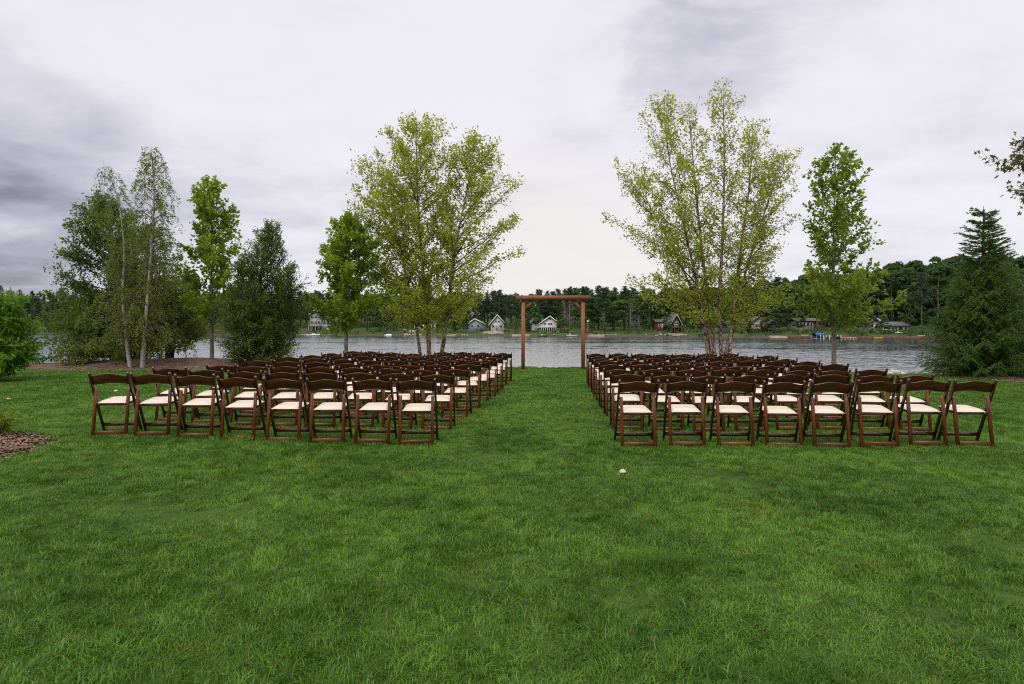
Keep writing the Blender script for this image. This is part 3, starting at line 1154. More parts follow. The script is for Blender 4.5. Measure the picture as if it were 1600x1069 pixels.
# big white gabled house seen through the arch
h = House('gabled_house', 'big white gabled house with long deck, seen through the arch', 852, 518, 22)
h.gable(843, 871, 505, 859.5, 495.5, 10, WHITE_W)
h.wall(832, 843, 506.5, 8, WHITE_W, back=1.2)
h.roof_gable(841, 873.5, 507, 859.5, 494.5, 10, ROOF_G, over=.6, fascia=TRIM, ye1=505.8)
h.roof_side(830, 842, 506.5, 501.5, 8, ROOF_G, back=1.2)
h.win(857, 861.6, 497.2, 499.6)
h.win(849.5, 853, 505, 508)
h.win(856.4, 862.8, 505, 508)
h.win(836, 840, 507.6, 510, 1.2)
h.win(848, 854, 513.6, 516.6)
h.win(858, 862, 513.6, 517.6, 0, TRIM, 'glazed_door')
h.deck(832, 871.5, 511.5, 2.4, TRIM, True, 12)

# red cabin and red steep gabled cabin
h = House('red_cabin', 'low barn red cabin under the trees behind the right birch', 1036, 515, 24)
h.wall(1026, 1046, 503.5, 7, RED_W)
h.roof_side(1025.5, 1046.5, 503.8, 499.5, 7, ROOF_D)
h.win(1029, 1032, 506.5, 510)
h.win(1038, 1041, 506.5, 510)
h.box('door', 1034, 1036.4, 506.4, 514, -.09, .086, TRIM)
h = House('red_chalet', 'red steep gabled cabin with pale fascia boards beside the low red cabin', 1056, 517, 16)
h.gable(1049, 1064, 508, 1056.5, 497, 9, RED_W)
h.roof_gable(1045, 1067, 511, 1056.5, 491.5, 9, ROOF_D, over=.8, fascia=PALE_T)
h.win(1053, 1055.5, 503, 506.5)
h.win(1057.5, 1060, 503, 506.5)
h.deck(1045, 1068, 511.5, 2.6, TIMBER, False, 4)
h.box('chimney_block', 1047.4, 1050.4, 511, 517.5, -1.2, 1.0, WHITE_W)
h.win(1054, 1059, 507.5, 510.6)

# pale house and wide grey roofed house behind the right birch
h = House('pale_house', 'pale low house with dark doorway behind the right birch stems', 1140, 517, 18)
h.wall(1129, 1157, 506, 8, BEIGE_W)
h.roof_side(1128, 1157, 506.3, 500, 8, ROOF_D)
h.win(1133, 1137, 508.5, 513)
h.win(1149, 1155, 509, 516.5, 0, TRIM, 'glazed_door')
h = House('wide_house', 'wide grey roofed house right of the right birch stems', 1187, 517, 19)
h.wall(1160, 1213, 505.5, 9, BROWN_W)
h.roof_side(1159, 1214, 506, 500, 9, ROOF_G)
h.gable(1172, 1194, 503, 1183, 497.5, 6, BEIGE_W, back=-1.6)
h.roof_gable(1170, 1196, 504, 1183, 496, 6, ROOF_G, back=-1.6, over=.5)
for a in (1163, 1198, 1205):
    h.win(a, a + 4, 508, 512.5)
h.win(1177, 1189, 506.5, 511.5, -1.6)
h.deck(1160, 1213, 514.5, 3.2, TIMBER, True, 9)

# low brown house and the ranch house
h = House('brown_house', 'low house with brown end and pale windowed front behind the young maple', 1270, 513, 22)
h.wall(1247, 1272, 502, 7, BEIGE_W)
h.wall(1272, 1291, 503, 7, BROWN_W, back=.6)
h.roof_side(1246, 1291, 502.2, 497.5, 7.6, ROOF_B)
for a in (1249.5, 1255, 1260.5, 1266):
    h.win(a, a + 3.4, 504, 510)
h.win(1278, 1284, 505, 509, .6)
h = House('ranch_house', 'long white ranch house with grey roof across the lake right of the maple', 1392, 519, 26)
h.wall(1376, 1421, 509.5, 8, WHITE_W)
h.roof_side(1375, 1422, 509.8, 503.5, 8, ROOF_G)
h.gable(1357, 1376, 504, 1368, 498.5, 8, BEIGE_W, back=.5)
h.roof_gable(1354, 1382, 505.5, 1368, 497.6, 8, ROOF_G, back=.5, over=.6, fascia=TRIM)
h.win(1361, 1366, 507, 511.5, .5)
h.win(1368, 1373, 507, 514, .5, TRIM, 'glazed_door')
h.win(1387, 1390, 511, 515)
h.win(1392.5, 1397, 511, 515)
h.win(1404, 1410, 511, 515)
h.win(1413.5, 1417, 511, 515)
h.box('door', 1399, 1401.4, 510.8, 518, -.09, .086, BROWN_W)


def far_thing(name, label, px, base, off, cat, group=None, rz=0.0):
    d = float(far_D(px)) + off
    return empty(name, (at(px, d), d, up(base, d)), label, cat, group, rz), d / F


def hull_mb(L, W, Hh, flare=1.15):
    mb = MB()
    n = 9
    v = []
    for k in range(n):
        t = k / (n - 1)
        w = W / 2 * (1 - max(0, (t - 0.45) / 0.55) ** 2.2 * 0.97)
        sheer = Hh * (1 + 0.25 * t * t)
        keel = Hh * 0.9 * max(0, (t - .7) / .3) ** 2
        x = -L / 2 + L * t
        v += [(x, -w, sheer), (x, -w * .72, keel + Hh * .25), (x, 0, keel), (x, w * .72, keel + Hh * .25), (x, w, sheer), (x, 0, sheer - 0.06)]
    q = [(k * 6 + i, (k + 1) * 6 + i, (k + 1) * 6 + (i + 1) % 6, k * 6 + (i + 1) % 6) for k in range(n - 1) for i in range(6)]
    t = [(0, 1, 5), (1, 2, 5), (2, 3, 5), (3, 4, 5)]
    b_ = (n - 1) * 6
    t += [(b_, b_ + 5, b_ + 1), (b_ + 1, b_ + 5, b_ + 2), (b_ + 2, b_ + 5, b_ + 3), (b_ + 3, b_ + 5, b_ + 4)]
    return mb.add(v, q, t)


def motor_boat(label, px, L, off=-4, cover=None, hull=BOAT_W, rz=0.0, group=None, top=None):
    d = float(far_D(px)) + off
    r = empty('motor_boat', (at(px, d), d, LAKE_Z - 0.12), label, 'boat', group, rz)
    part('hull', hull_mb(L, L * .36, L * .15), hull, r, False)
    if cover is not None:
        mb = MB()
        n = 7
        v = []
        for k in range(n):
            t = k / (n - 1)
            x = -L * .46 + L * .8 * t
            w = L * .17 * (1 - max(0, t - .5) * .9)
            hz = L * .15 + L * .12 * math.sin(math.pi * min(1, .15 + t * .85))
            v += [(x, -w, L * .155), (x, -w * .5, hz), (x, w * .5, hz), (x, w, L * .155)]
        q = [(k * 4 + i, (k + 1) * 4 + i, (k + 1) * 4 + i + 1, k * 4 + i + 1) for k in range(n - 1) for i in range(3)] + [(0, 1, 2, 3), ((n - 1) * 4 + 3, (n - 1) * 4 + 2, (n - 1) * 4 + 1, (n - 1) * 4)]
        part('cover', mb.add(v, q), cover, r, True)
    else:
        ws = MB()
        ws.add([(L * .12, -L * .13, L * .16), (L * .12, L * .13, L * .16), (0.0, L * .11, L * .28), (0.0, -L * .11, L * .28)], [(0, 1, 2, 3)])
        ws.add([(L * .14, -L * .13, L * .16), (L * .14, L * .13, L * .16), (0.02, L * .11, L * .28), (0.02, -L * .11, L * .28)], [(3, 2, 1, 0)])
        part('windshield', ws, GLASS, r)
        for sx in (-.1, -.22):
            part('seat', MB().box((L * sx, 0, L * .19), (L * .05, L * .2, L * .12)), BOAT_W, r)
    if top is not None:
        tp = MB().box((-L * .05, 0, L * .43), (L * .42, L * .3, .06))
        c_ = part('canopy', tp, top, r)
        for sx, sy in ((-.24, -.13), (-.24, .13), (.14, -.13), (.14, .13)):
            part('pole', MB().tube([(L * sx, L * sy, L * .14), (L * sx, L * sy, L * .43)], [.02, .02], 5), ALU, c_)
    part('motor', MB().box((-L * .53, 0, L * .14), (L * .08, L * .07, L * .16)).box((-L * .54, 0, L * .01), (L * .03, L * .03, L * .14)), BOAT_D, r)
    return r


def dock(label, px0, px1, off, mat, z=0.42, width=1.6, posts=6, ph=0.35, ppl=None):
    d = float(far_D((px0 + px1) / 2)) + off
    x0, x1 = at(px0, d), at(px1, d)
    r = empty('dock', ((x0 + x1) / 2, d, LAKE_Z), label, 'dock')
    L = x1 - x0
    n = max(3, int(L / 1.2))
    for k in range(n):
        part('plank_section', MB().box((-L / 2 + L * (k + .5) / n, 0, z), (L / n - .04, width, .12)), mat, r)
    for k in range(posts):
        for sy in (-1, 1):
            x = -L / 2 + .1 + (L - .2) * k / max(1, posts - 1)
            part('post', MB().tube([(x, sy * (width / 2 + .09), -1.2), (x, sy * (width / 2 + .09), z + ph)], [.06, .06], 6), ppl or mat, r)
    return r


motor_boat('white motorboat with dark windshield moored before the tall grey house', 493, 4.6, -3)
motor_boat('second white motorboat, nose to the dock before the tall grey house', 483, 3.4, -3.5, rz=2.9)
dock('long pale dock left of the white motorboats', 466, 484, -4, PALE_T)
motor_boat('small boat under a white cover left of the birch stems', 606, 3.4, -2, BOAT_W, rz=3.1)
motor_boat('dark motorboat moored before the big white gabled house', 849.5, 3.6, -3, hull=BOAT_D)
motor_boat('pontoon boat with tan canopy left of the right arch post', 894, 4.4, -2, hull=ALU, top=CANVAS_T)
motor_boat('white boat pulled up on the lawn before the ranch house', 1405, 2.2, 13, hull=BOAT_W).location.z = 0.7
dock('pale dock before the blue grey cabin', 722, 731, -2, PALE_T, .45, 1.4, 3)
dock('pale narrow dock right of the maple trunk', 1318, 1336, -2.5, PALE_T, .34, 1.2, 5, .1)
dock('dark dock with white posts under the blue canopy', 1284, 1312, -2.2, TIMBER, .5, 1.6, 4, .5, TRIM)

# sea wall of dark timber along the right shore
x0 = 1232
r = empty('sea_wall', (at(1345, float(far_D(1345)) - .6), float(far_D(1345)) - .6, LAKE_Z), 'dark timber sea wall along the right shore of the lake', 'sea wall')
for k, a in enumerate(range(1232, 1462, 10)):
    dd = [float(far_D(q)) - 0.6 for q in (a, a + 10)]
    pa, pb = (at(a, dd[0]), dd[0]), (at(a + 10, dd[1]), dd[1])
    bx_, by_ = r.location.x, r.location.y
    part('plank_panel', MB().beam((pa[0] - bx_, pa[1] - by_, .30), (pb[0] - bx_, pb[1] - by_, .30), 0.95, .16, .02, (0, 0, 1)), BROWN_W, r)

# boat lift with blue canopy
r, mpp = far_thing('boat_lift', 'boat lift under a bright blue canopy by the right shore', 1278.5, 530, -1.5, 'boat lift')
L = 2.25
mb = MB()
n = 9
v = [(L / 2 * sx, -1.4 + 2.8 * k / 8, 1.15 + .45 * math.sin(math.pi * k / 8)) for sx in (-1, 1) for k in range(9)] + [(L / 2 * sx * .98, -1.38 + 2.76 * k / 8, 1.08 + .45 * math.sin(math.pi * k / 8)) for sx in (-1, 1) for k in range(9)]
q = [(k, k + 1, 10 + k, 9 + k) for k in range(8)] + [(18 + k, 27 + k, 28 + k, 19 + k) for k in range(8)]
mb.add(v, q)
mb.box((0, -1.4, .98), (L, .05, .5)).box((0, 1.4, .98), (L, .05, .5))
part('canopy', mb, CANVAS_B, r)
for sx in (-1, 1):
    for sy in (-1, 1):
        part('leg', MB().tube([(sx * L * .46, sy * 1.3, -1.2), (sx * L * .46, sy * 1.3, 1.0)], [.045, .045], 6), ALU, r)
part('cradle', MB().box((0, 0, .1), (L * .9, 1.6, .14)), ALU, r)

# canoes, kayaks and paddle boats
for px, base, off, L, mat, lab, rz in ((1258.5, 525.5, 1.5, 2.0, YELLOW, 'yellow canoe lying upturned left of the blue boat canopy', 0.1), (1373, 529.8, -2.2, 1.9, YELLOW, 'yellow kayak floating before the ranch house', 0.05),
                                       (1432, 527.5, 1.0, 1.9, ORANGE, 'orange kayak at the right end of the sea wall', 0.5), (1441, 526.5, 1.6, 2.0, YELLOW, 'yellow orange paddle boat beside the orange kayak', -0.4), (1448, 528.5, .6, 2.2, ORANGE, 'second orange kayak nearest the spruce', 2.7)):
    r, mpp = far_thing('kayak', lab, px, base, off, 'kayak', None, rz)
    part('hull', hull_mb(L, .8, .32), mat, r)
    part('cockpit', MB().box((-.1, 0, .33), (L * .3, .4, .09), 0, .8), BOAT_D, r)


def garden_chair(px, base, off, mat, lab, group):
    r, mpp = far_thing('garden_chair', lab, px, base, off, 'garden chair', group, math.pi + 0.2)
    part('seat', MB().box((0, 0, .36), (.6, .6, .08)), mat, r)
    part('backrest', MB().beam((0, .25, .35), (0, .55, 1.05), .62, .06, .01), mat, r)
    for sx in (-1, 1):
        part('armrest', MB().box((sx * .36, 0.02, .6), (.12, .75, .05)), mat, r)
        for sy in (-1, 1):
            part('leg', MB().box((sx * .31, sy * .27, .1), (.08, .1, .95)), mat, r)


for k, px in enumerate((641, 645.3, 649, 652.5)):
    garden_chair(px, 520.2, 10, TRIM, ['leftmost of the four white beach chairs behind the birch stems', 'second of the four white beach chairs from the left', 'third of the four white beach chairs from the left', 'rightmost of the four white beach chairs, touching the birch stem'][k], 'white beach chairs')
garden_chair(913.5, 519.5, 12, REDP, 'red garden chair just right of the right arch post', 'red garden chairs')
garden_chair(921, 518.5, 13, REDP, 'second red garden chair farther right of the arch post', 'red garden chairs')

# teal beach umbrella
r, mpp = far_thing('beach_umbrella', 'teal beach umbrella left of the white beach chairs', 632.5, 521, 9, 'umbrella')
mb = MB()
v = [(0, 0, 1.9)] + [(.95 * math.cos(a), .95 * math.sin(a), 1.4) for a in np.arange(8) * math.pi / 4]
mb.add(v, None, [(0, 1 + k, 1 + (k + 1) % 8) for k in range(8)])
part('canopy', mb, TEAL, r)
part('pole', MB().tube([(0, 0, -.8), (0, 0, 1.9)], [.03, .03], 6), ALU, r)

# white bird house on a pole right of the arch
r, mpp = far_thing('bird_house', 'white bird house on a tall pole right of the arch', 918.6, 519, 11, 'bird house')
part('pole', MB().tube([(0, 0, -1), (0, 0, 3.6)], [.05, .05], 6), ALU, r)
part('house_box', MB().box((0, 0, 3.9), (.7, .5, .6)).prism([(-.42, 4.2), (.42, 4.2), (0, 4.5)], -.3, .3), TRIM, r)

# sand patches and stone heaps at the waterline
for px0, px1, o0, o1 in ((628, 660, 1.2, 9), (785, 840, 0.8, 4), (917, 965, 0.8, 6.5), (1187, 1232, .8, 3.5), (696, 730, .8, 2.6), (1050, 1075, 2, 9)):
    pp = np.linspace(px0, px1, 14)
    oo = np.linspace(0, 1, 6)
    PXX, OO = np.meshgrid(pp, oo, indexing='ij')
    edge = np.sin(np.pi * (PXX - px0) / (px1 - px0)) ** 0.5
    off = o0 + (o1 - o0) * OO * (0.02 + 0.98 * edge)
    fx, fy = far_pt(PXX, off)
    fz_ = far_z(PXX, off) + 0.07 * np.sin(np.pi * OO) * edge + 0.03
    v = np.stack([fx, fy, fz_], -1).reshape(-1, 3)
    i = np.arange(13)[:, None] * 6
    j = np.arange(5)[None, :]
    tag(part('beach', MB().add(v, np.stack([i + j, i + 6 + j, i + 7 + j, i + 1 + j], -1).reshape(-1, 4)), SANDY, None, True), kind='structure')
rk = np.random.default_rng(31)
SMF = []
for k in range(4):
    import bmesh
    bm = bmesh.new()
    bmesh.ops.create_icosphere(bm, subdivisions=2, radius=1)
    kk = rk.normal(0, 1.8, (2, 3))
    for vv in bm.verts:
        c = np.array(vv.co)
        vv.co = Vector(c * np.array([1, .8, .6]) * (1 + .16 * math.sin(kk[0].dot(c)) + .12 * math.sin(kk[1].dot(c) * 2)))
    me = bpy.data.meshes.new('boulder')
    bm.to_mesh(me)
    bm.free()
    me.materials.append(ROCKW)
    SMF.append(me)
for k, (px, s_) in enumerate([(757, .9), (761, 1.3), (765, 1.5), (769, 1.2), (773, 1.5), (777, 1.1), (781, 1.3), (785, .8), (774, .8), (1026, .6), (1032, .8), (1040, .6), (1046, .9), (1052, .7), (1010, .5), (962, .5), (866, .5), (822, .4), (1450, .8), (1456, .7)]):
    off = 1.5 + rk.random() * 3 + (3 if 756 < px < 790 else 0)
    x, y = far_pt(px, off)
    o = link('boulder', SMF[k % 4])
    o.location = (float(x), float(y), float(far_z(px, off)) + .1 * s_)
    o.scale = (s_, s_, s_)
    o.rotation_euler = (0, 0, k)
    w = 'below the white steep gabled house' if 756 < px < 790 else 'below the red cabins' if 1000 < px < 1060 else 'on the far shoreline'
    tag(o, 'grey brown boulder on the waterline ' + w, 'boulder', 'boulders ' + w)

# ------------------------------------------------------------------ near trees
BIRCH_LEAF = leaf_mat('river_birch_leaves', (0.165, 0.205, 0.020), (0.37, 0.41, 0.05), 0.52)
MAPLE_LEAF = leaf_mat('maple_leaves', (0.115, 0.19, 0.016), (0.25, 0.33, 0.034), 0.48)
MAPLE_DEEP = leaf_mat('maple_leaves_deep', (0.095, 0.155, 0.016), (0.22, 0.285, 0.032), 0.48)
OAK_LEAF = leaf_mat('dark_leaves', (0.036, 0.082, 0.014), (0.12, 0.185, 0.032), 0.4)
OLIVE_LEAF = leaf_mat('olive_leaves', (0.08, 0.115, 0.018), (0.21, 0.25, 0.05), 0.42)
CEDAR_LEAF = leaf_mat('cedar_sprays', (0.045, 0.080, 0.015), (0.145, 0.185, 0.040), 0.35)
SPRUCE_LEAF = leaf_mat('spruce_needles', (0.030, 0.072, 0.015), (0.105, 0.180, 0.032), 0.18)
SHRUB_LEAF = leaf_mat('bright_shrub_leaves', (0.060, 0.14, 0.014), (0.15, 0.27, 0.028), 0.45)
RED_LEAF = leaf_mat('bronze_maple_leaves', (0.05, 0.068, 0.013), (0.12, 0.135, 0.028), 0.35, (0.16, 0.13, 0.03))
RIVER_BARK = bark_mat('river_birch_bark', (0.045, 0.025, 0.018), (0.34, 0.24, 0.18), 15, (1, 1, 0.6), 0.44, 0.56)
WHITE_BARK = bark_mat('white_birch_bark', (0.06, 0.05, 0.042), (0.33, 0.295, 0.25), 12, (0.5, 0.5, 2.2), 0.34, 0.44)
GREY_TRUNK = bark_mat('grey_maple_bark', (0.10, 0.085, 0.07), (0.22, 0.19, 0.16), 20, (1, 1, 0.2))
DARK_BARK = bark_mat('dark_bark', (0.025, 0.02, 0.016), (0.075, 0.06, 0.05), 18, (1, 1, 0.25))
BROWN_BARK = bark_mat('brown_twig_bark', (0.035, 0.024, 0.018), (0.095, 0.066, 0.05), 18, (1, 1, 0.25))


def smooth_line(pts, n):
    """Catmull-Rom through points (any columns)"""
    p = np.asarray(pts, float)
    p = np.concatenate([p[:1] * 2 - p[1:2], p, p[-1:] * 2 - p[-2:-1]])
    m = len(p) - 3
    u = np.linspace(0, m - 1e-6, n)
    i = u.astype(int)
    t = (u - i)[:, None]
    a, b, c, d = p[i], p[i + 1], p[i + 2], p[i + 3]
    return 0.5 * (2 * b + (c - a) * t + (2 * a - 5 * b + 4 * c - d) * t * t + (3 * b - a - 3 * c + d) * t ** 3)


def leaves(rng, c, dirs, L, W, droop=0.3, fold=0.15):
    """folded leaf of two triangles pairs: base, two shoulders, tip"""
    n = len(c)
    a = dirs + rng.normal(0, 0.7, (n, 3))
    a[:, 2] -= droop
    a /= np.linalg.norm(a, axis=1)[:, None]
    up_ = rng.normal(0, 0.75, (n, 3)) + np.array([0, 0, 0.8])
    b = np.cross(a, up_)
    b /= np.linalg.norm(b, axis=1)[:, None] + 1e-9
    nn = np.cross(b, a)
    L = (L * rng.uniform(0.65, 1.25, n))[:, None]
    W = (W * rng.uniform(0.65, 1.25, n))[:, None]
    v = np.stack([c, c + a * L * 0.45 + b * W * 0.5 + nn * W * fold, c + a * L, c + a * L * 0.45 - b * W * 0.5 + nn * W * fold], 1)
    i = np.arange(n)[:, None] * 4
    t = np.concatenate([i + np.array([[0, 1, 2]]), i + np.array([[0, 2, 3]])])
    return v.reshape(-1, 3), t


def maple_leaves(rng, c, dirs, L, droop=0.5):
    """five-lobed leaf, eleven corners round a centre"""
    n = len(c)
    ang = np.array([180, 150, 112, 98, 62, 38, 22, 0, -22, -38, -62, -98, -112, -150]) * math.pi / 180
    rad = np.array([0.05, 0.42, 0.50, 0.30, 0.78, 0.42, 0.48, 1.0, 0.48, 0.42, 0.78, 0.30, 0.50, 0.42])
    a = dirs + rng.normal(0, 0.6, (n, 3))
    a[:, 2] -= droop
    a /= np.linalg.norm(a, axis=1)[:, None]
    u = rng.normal(0, 0.6, (n, 3)) + np.array([0, 0, 0.9])
    b = np.cross(a, u)
    b /= np.linalg.norm(b, axis=1)[:, None] + 1e-9
    nn = np.cross(b, a)
    L = (L * rng.uniform(0.6, 1.2, n))[:, None, None] * 0.62
    v = c[:, None, :] + L * (0.6 * a[:, None, :] + a[:, None, :] * (np.cos(ang) * rad)[None, :, None] + b[:, None, :] * (np.sin(ang) * rad)[None, :, None] - nn[:, None, :] * (0.25 * rad ** 2)[None, :, None])
    cen = (c + L[:, 0] * 0.6 * a)[:, None, :]
    v = np.concatenate([cen, v], 1)
    m = len(ang)
    i = np.arange(n)[:, None] * (m + 1)
    t = np.concatenate([i + np.array([[0, 1 + k, 1 + (k + 1) % m]]) for k in range(m)])
    return v.reshape(-1, 3), t


def reach(env, x0, z, az, depth=1.0):
    """how far the crown reaches from the stem at x0, height z, in direction az; env rows: z, x left, x right"""
    e = env
    l = np.interp(z, e[:, 0], e[:, 1], left=x0 - 0.1, right=x0 - 0.1)
    r = np.interp(z, e[:, 0], e[:, 2], left=x0 + 0.1, right=x0 + 0.1)
    rx = max(0.08, (r - x0) if math.cos(az) > 0 else (x0 - l))
    ry = max(0.08, (r - l) / 2 * depth)
    return 1 / math.sqrt((math.cos(az) / rx) ** 2 + (math.sin(az) / ry) ** 2)


def build_tree(name, label, base, stems, envs, leafmat, bark, seed, nb=40, t0=0.22, el=(50, 20), curve=0.12, twig=0.28, nt=9, lpt=7,
               leaf=(0.075, 0.05), depth=1.0, br=0.35, group=None, kind='leaf', droop=0.3, hang=0.0, bare=0.0, sub=True, twig_sag=0.0, spread=0.05, cat='tree', limb=None, spur=0, dense=1.0):
    """base: (x, y) in the world; stems: lists of (x, y, z, radius) in world metres; envs: crown outline per stem (z, x left, x right)
    branches reach for the outline, twigs leave the branches, leaves sit on the twigs"""
    rng = np.random.default_rng(seed)
    bz = float(ground_z(base[0], base[1]))
    root = empty(name, (base[0], base[1], bz), label, cat, group)
    o = np.array([base[0], base[1], bz])
    cr = MB()
    lb = MB()
    tr = [MB() for _ in stems]
    LC, LD = [], []
    for si, st in enumerate(stems):
        ln = smooth_line(st, 22)
        env = np.asarray(envs[si if si < len(envs) else -1], float)
        tr[si].tube(ln[:, :3] - o, ln[:, 3], 8)
        zt, zb = ln[-1, 2], ln[0, 2]
        n = nb if isinstance(nb, int) else nb[si]
        az0 = rng.random() * 6.283
        for k in range(n):
            f = t0 + (0.985 - t0) * ((k + rng.random() * 0.8) / n)
            j = f * 21
            i = int(j)
            p = ln[i] + (ln[min(i + 1, 21)] - ln[i]) * (j - i)
            az = az0 + k * 2.39996 + rng.normal(0, 0.35)
            e = R(el[0] + (el[1] - el[0]) * (1 - f) + rng.normal(0, 7))
            L, ce = 0.1, max(0.35, math.cos(e))
            step = 0.04 * (zt - zb) * 0.6
            while L < (zt - zb) * 0.62:
                z1 = p[2] + (L + step) * (math.sin(e) + curve)
                if z1 > env[-1, 0] or (L + step) * ce > reach(env, p[0], z1, az, depth):
                    break
                L += step
            L *= rng.uniform(0.70, 1.08)
            if L < 0.12:
                continue
            d = np.array([math.cos(az) * math.cos(e), math.sin(az) * math.cos(e), math.sin(e)])
            m = 7
            s = np.linspace(0, 1, m)[:, None]
            wob = np.cumsum(rng.normal(0, 0.03 * L, (m, 3)), 0) * s
            bl = p[:3] + d * L * s + wob + np.array([0, 0, 1.0]) * (curve * L * s ** 2) - np.array([0, 0, 1.0]) * (hang * L * s ** 3)
            r0 = min(p[3] * 0.55, 0.008 + 0.011 * L) * (1 if br else 1)
            rad = np.linspace(r0, 0.003, m)
            lb.tube(bl - o, rad, 5 if r0 > 0.012 else 4, False)
            ntw = max(4, int(1.7 * nt * L / 1.2))
            for q in range(ntw):
                u = 0.18 + 0.82 * (q + rng.random()) / ntw
                jj = min(u * (m - 1), m - 1.001)
                ii = int(jj)
                tp = bl[ii] + (bl[ii + 1] - bl[ii]) * (jj - ii)
                td = bl[ii + 1] - bl[ii]
                td = td / (np.linalg.norm(td) + 1e-9) * 0.75 + rng.normal(0, 0.62, 3) + np.array([0, 0, 0.12])
                td /= np.linalg.norm(td)
                tl = twig * rng.uniform(0.5, 1.3) * (1.15 - 0.55 * u) * (0.6 + 0.4 * min(1.5, L))
                ns = 4
                ss = np.linspace(0, 1, ns)[:, None]
                tw = tp + td * tl * ss - np.array([0, 0, 1.0]) * (twig_sag * tl * ss ** 2)
                if sub:
                    lb.tube(tw - o, np.linspace(0.0035, 0.0012, ns), 3, False)
                if rng.random() < bare * f:
                    continue
                nl = rng.poisson(1.7 * dense * lpt * (0.4 + tl / twig * 0.6))
                if nl:
                    uu = rng.random(nl) ** 0.8 * (ns - 1.001)
                    iu = uu.astype(int)
                    LC.append(tw[iu] + (tw[iu + 1] - tw[iu]) * (uu - iu)[:, None] + rng.normal(0, spread, (nl, 3)))
                    LD.append(np.repeat(td[None], nl, 0))
        if spur:
            uu = rng.uniform(0.30, 0.97, spur) * 20.99
            iu = uu.astype(int)
            pp = ln[iu, :3] + (ln[iu + 1, :3] - ln[iu, :3]) * (uu - iu)[:, None]
            dd = rng.normal(0, 1, (spur, 3))
            LC.append(pp + dd * 0.16)
            LD.append(dd)
    LC = np.concatenate(LC)
    LD = np.concatenate(LD)
    if kind == 'maple':
        v, t_ = maple_leaves(rng, LC - o, LD, leaf[0], droop)
    else:
        v, t_ = leaves(rng, LC - o, LD, leaf[0], leaf[1], droop)
    cr.add(v, None, t_)
    for q in tr:
        part('trunk', q, bark, root, True)
    part('limbs', lb, limb or bark, root, True)
    part('crown', cr, leafmat, root)
    return root


def PXY(px, py, d, r, dy=0.0):
    return (at(px, d), d + dy, up(py, d), r)


def ENV(d, rows):
    e = np.array([(up(py, d), at(a, d), at(b, d)) for py, a, b in rows])
    return e[np.argsort(e[:, 0])]


# left river birch: three stems, two crowns
d = 27.0
stems = [[PXY(659, 566, d, .075, -.15), PXY(653, 520, d, .062, -.2), PXY(645, 470, d, .05, -.3), PXY(628, 390, d, .032, -.6), PXY(606, 300, d, .010, -.9)],
         [PXY(671, 566, d, .10), PXY(669, 520, d, .09), PXY(664, 460, d, .078), PXY(657, 380, d, .055, .1), PXY(651, 290, d, .035, .15), PXY(650, 186, d, .006, .1)],
         [PXY(687, 566, d, .09, .1), PXY(696, 515, d, .08, .1), PXY(703, 450, d, .068, .2), PXY(714, 370, d, .046, .2), PXY(730, 290, d, .026, .2), PXY(742, 216, d, .006, .2)]]
envA = ENV(d, [(174, 630, 672), (196, 588, 700), (230, 560, 708), (270, 556, 706), (330, 552, 706), (400, 556, 700), (440, 560, 700), (480, 556, 704), (512, 600, 690)])
envL = ENV(d, [(235, 572, 640), (270, 556, 650), (330, 552, 660), (400, 552, 660), (440, 552, 670), (480, 548, 680), (512, 580, 680)])
envB = ENV(d, [(204, 716, 760), (235, 690, 794), (270, 678, 808), (310, 676, 826), (335, 676, 828), (390, 676, 822), (440, 676, 806), (480, 680, 784), (512, 686, 750)])
build_tree('river_birch', 'multi stemmed birch with peeling tan bark, left of the arch behind the chairs', (at(672, d), d), stems, [envL, envA, envB], BIRCH_LEAF, RIVER_BARK, 21, limb=BROWN_BARK, dense=0.98,
           nb=[44, 82, 76], t0=0.2, el=(52, 12), curve=0.10, twig=0.44, spread=0.08, nt=8, lpt=8, leaf=(0.108, 0.074), twig_sag=0.25, group='river birches by the lake', spur=130)

# right river birch: a fan of stems
d = 26.5
stems = [[PXY(1106, 568, d, .075, -.1), PXY(1101, 520, d, .066, -.1), PXY(1086, 440, d, .052, -.2), PXY(1062, 340, d, .034, -.3), PXY(1040, 240, d, .018, -.4), PXY(1034, 160, d, .006, -.4)],
         [PXY(1117, 568, d, .08), PXY(1111, 500, d, .07), PXY(1100, 400, d, .054, .2), PXY(1090, 290, d, .034, .3), PXY(1078, 158, d, .006, .3)],
         [PXY(1116, 568, d, .06, .3), PXY(1106, 510, d, .056, .4), PXY(1078, 430, d, .044, .6), PXY(1040, 350, d, .026, .8), PXY(1000, 270, d, .006, 1.)],
         [PXY(1128, 568, d, .085), PXY(1124, 480, d, .07), PXY(1126, 380, d, .052, -.2), PXY(1128, 260, d, .03, -.3), PXY(1126, 138, d, .006, -.3)],
         [PXY(1137, 568, d, .075, -.1), PXY(1148, 480, d, .062, .1), PXY(1160, 380, d, .046, .1), PXY(1172, 290, d, .026, .1), PXY(1178, 196, d, .006, .1)],
         [PXY(1134, 568, d, .07, .3), PXY(1150, 500, d, .06, .3), PXY(1176, 410, d, .044, .5), PXY(1206, 320, d, .024, .6), PXY(1232, 240, d, .006, .7)]]
e1 = ENV(d, [(150, 1016, 1052), (180, 995, 1070), (220, 968, 1085), (260, 960, 1090), (330, 956, 1100), (400, 962, 1100), (440, 972, 1110), (470, 985, 1110), (505, 1010, 1115)])
e2 = ENV(d, [(150, 1060, 1094), (200, 1040, 1110), (300, 1030, 1125), (400, 1010, 1130), (450, 1000, 1130), (500, 1050, 1130)])
e3 = ENV(d, [(240, 962, 1020), (300, 958, 1040), (380, 964, 1070), (440, 976, 1080), (480, 1000, 1080)])
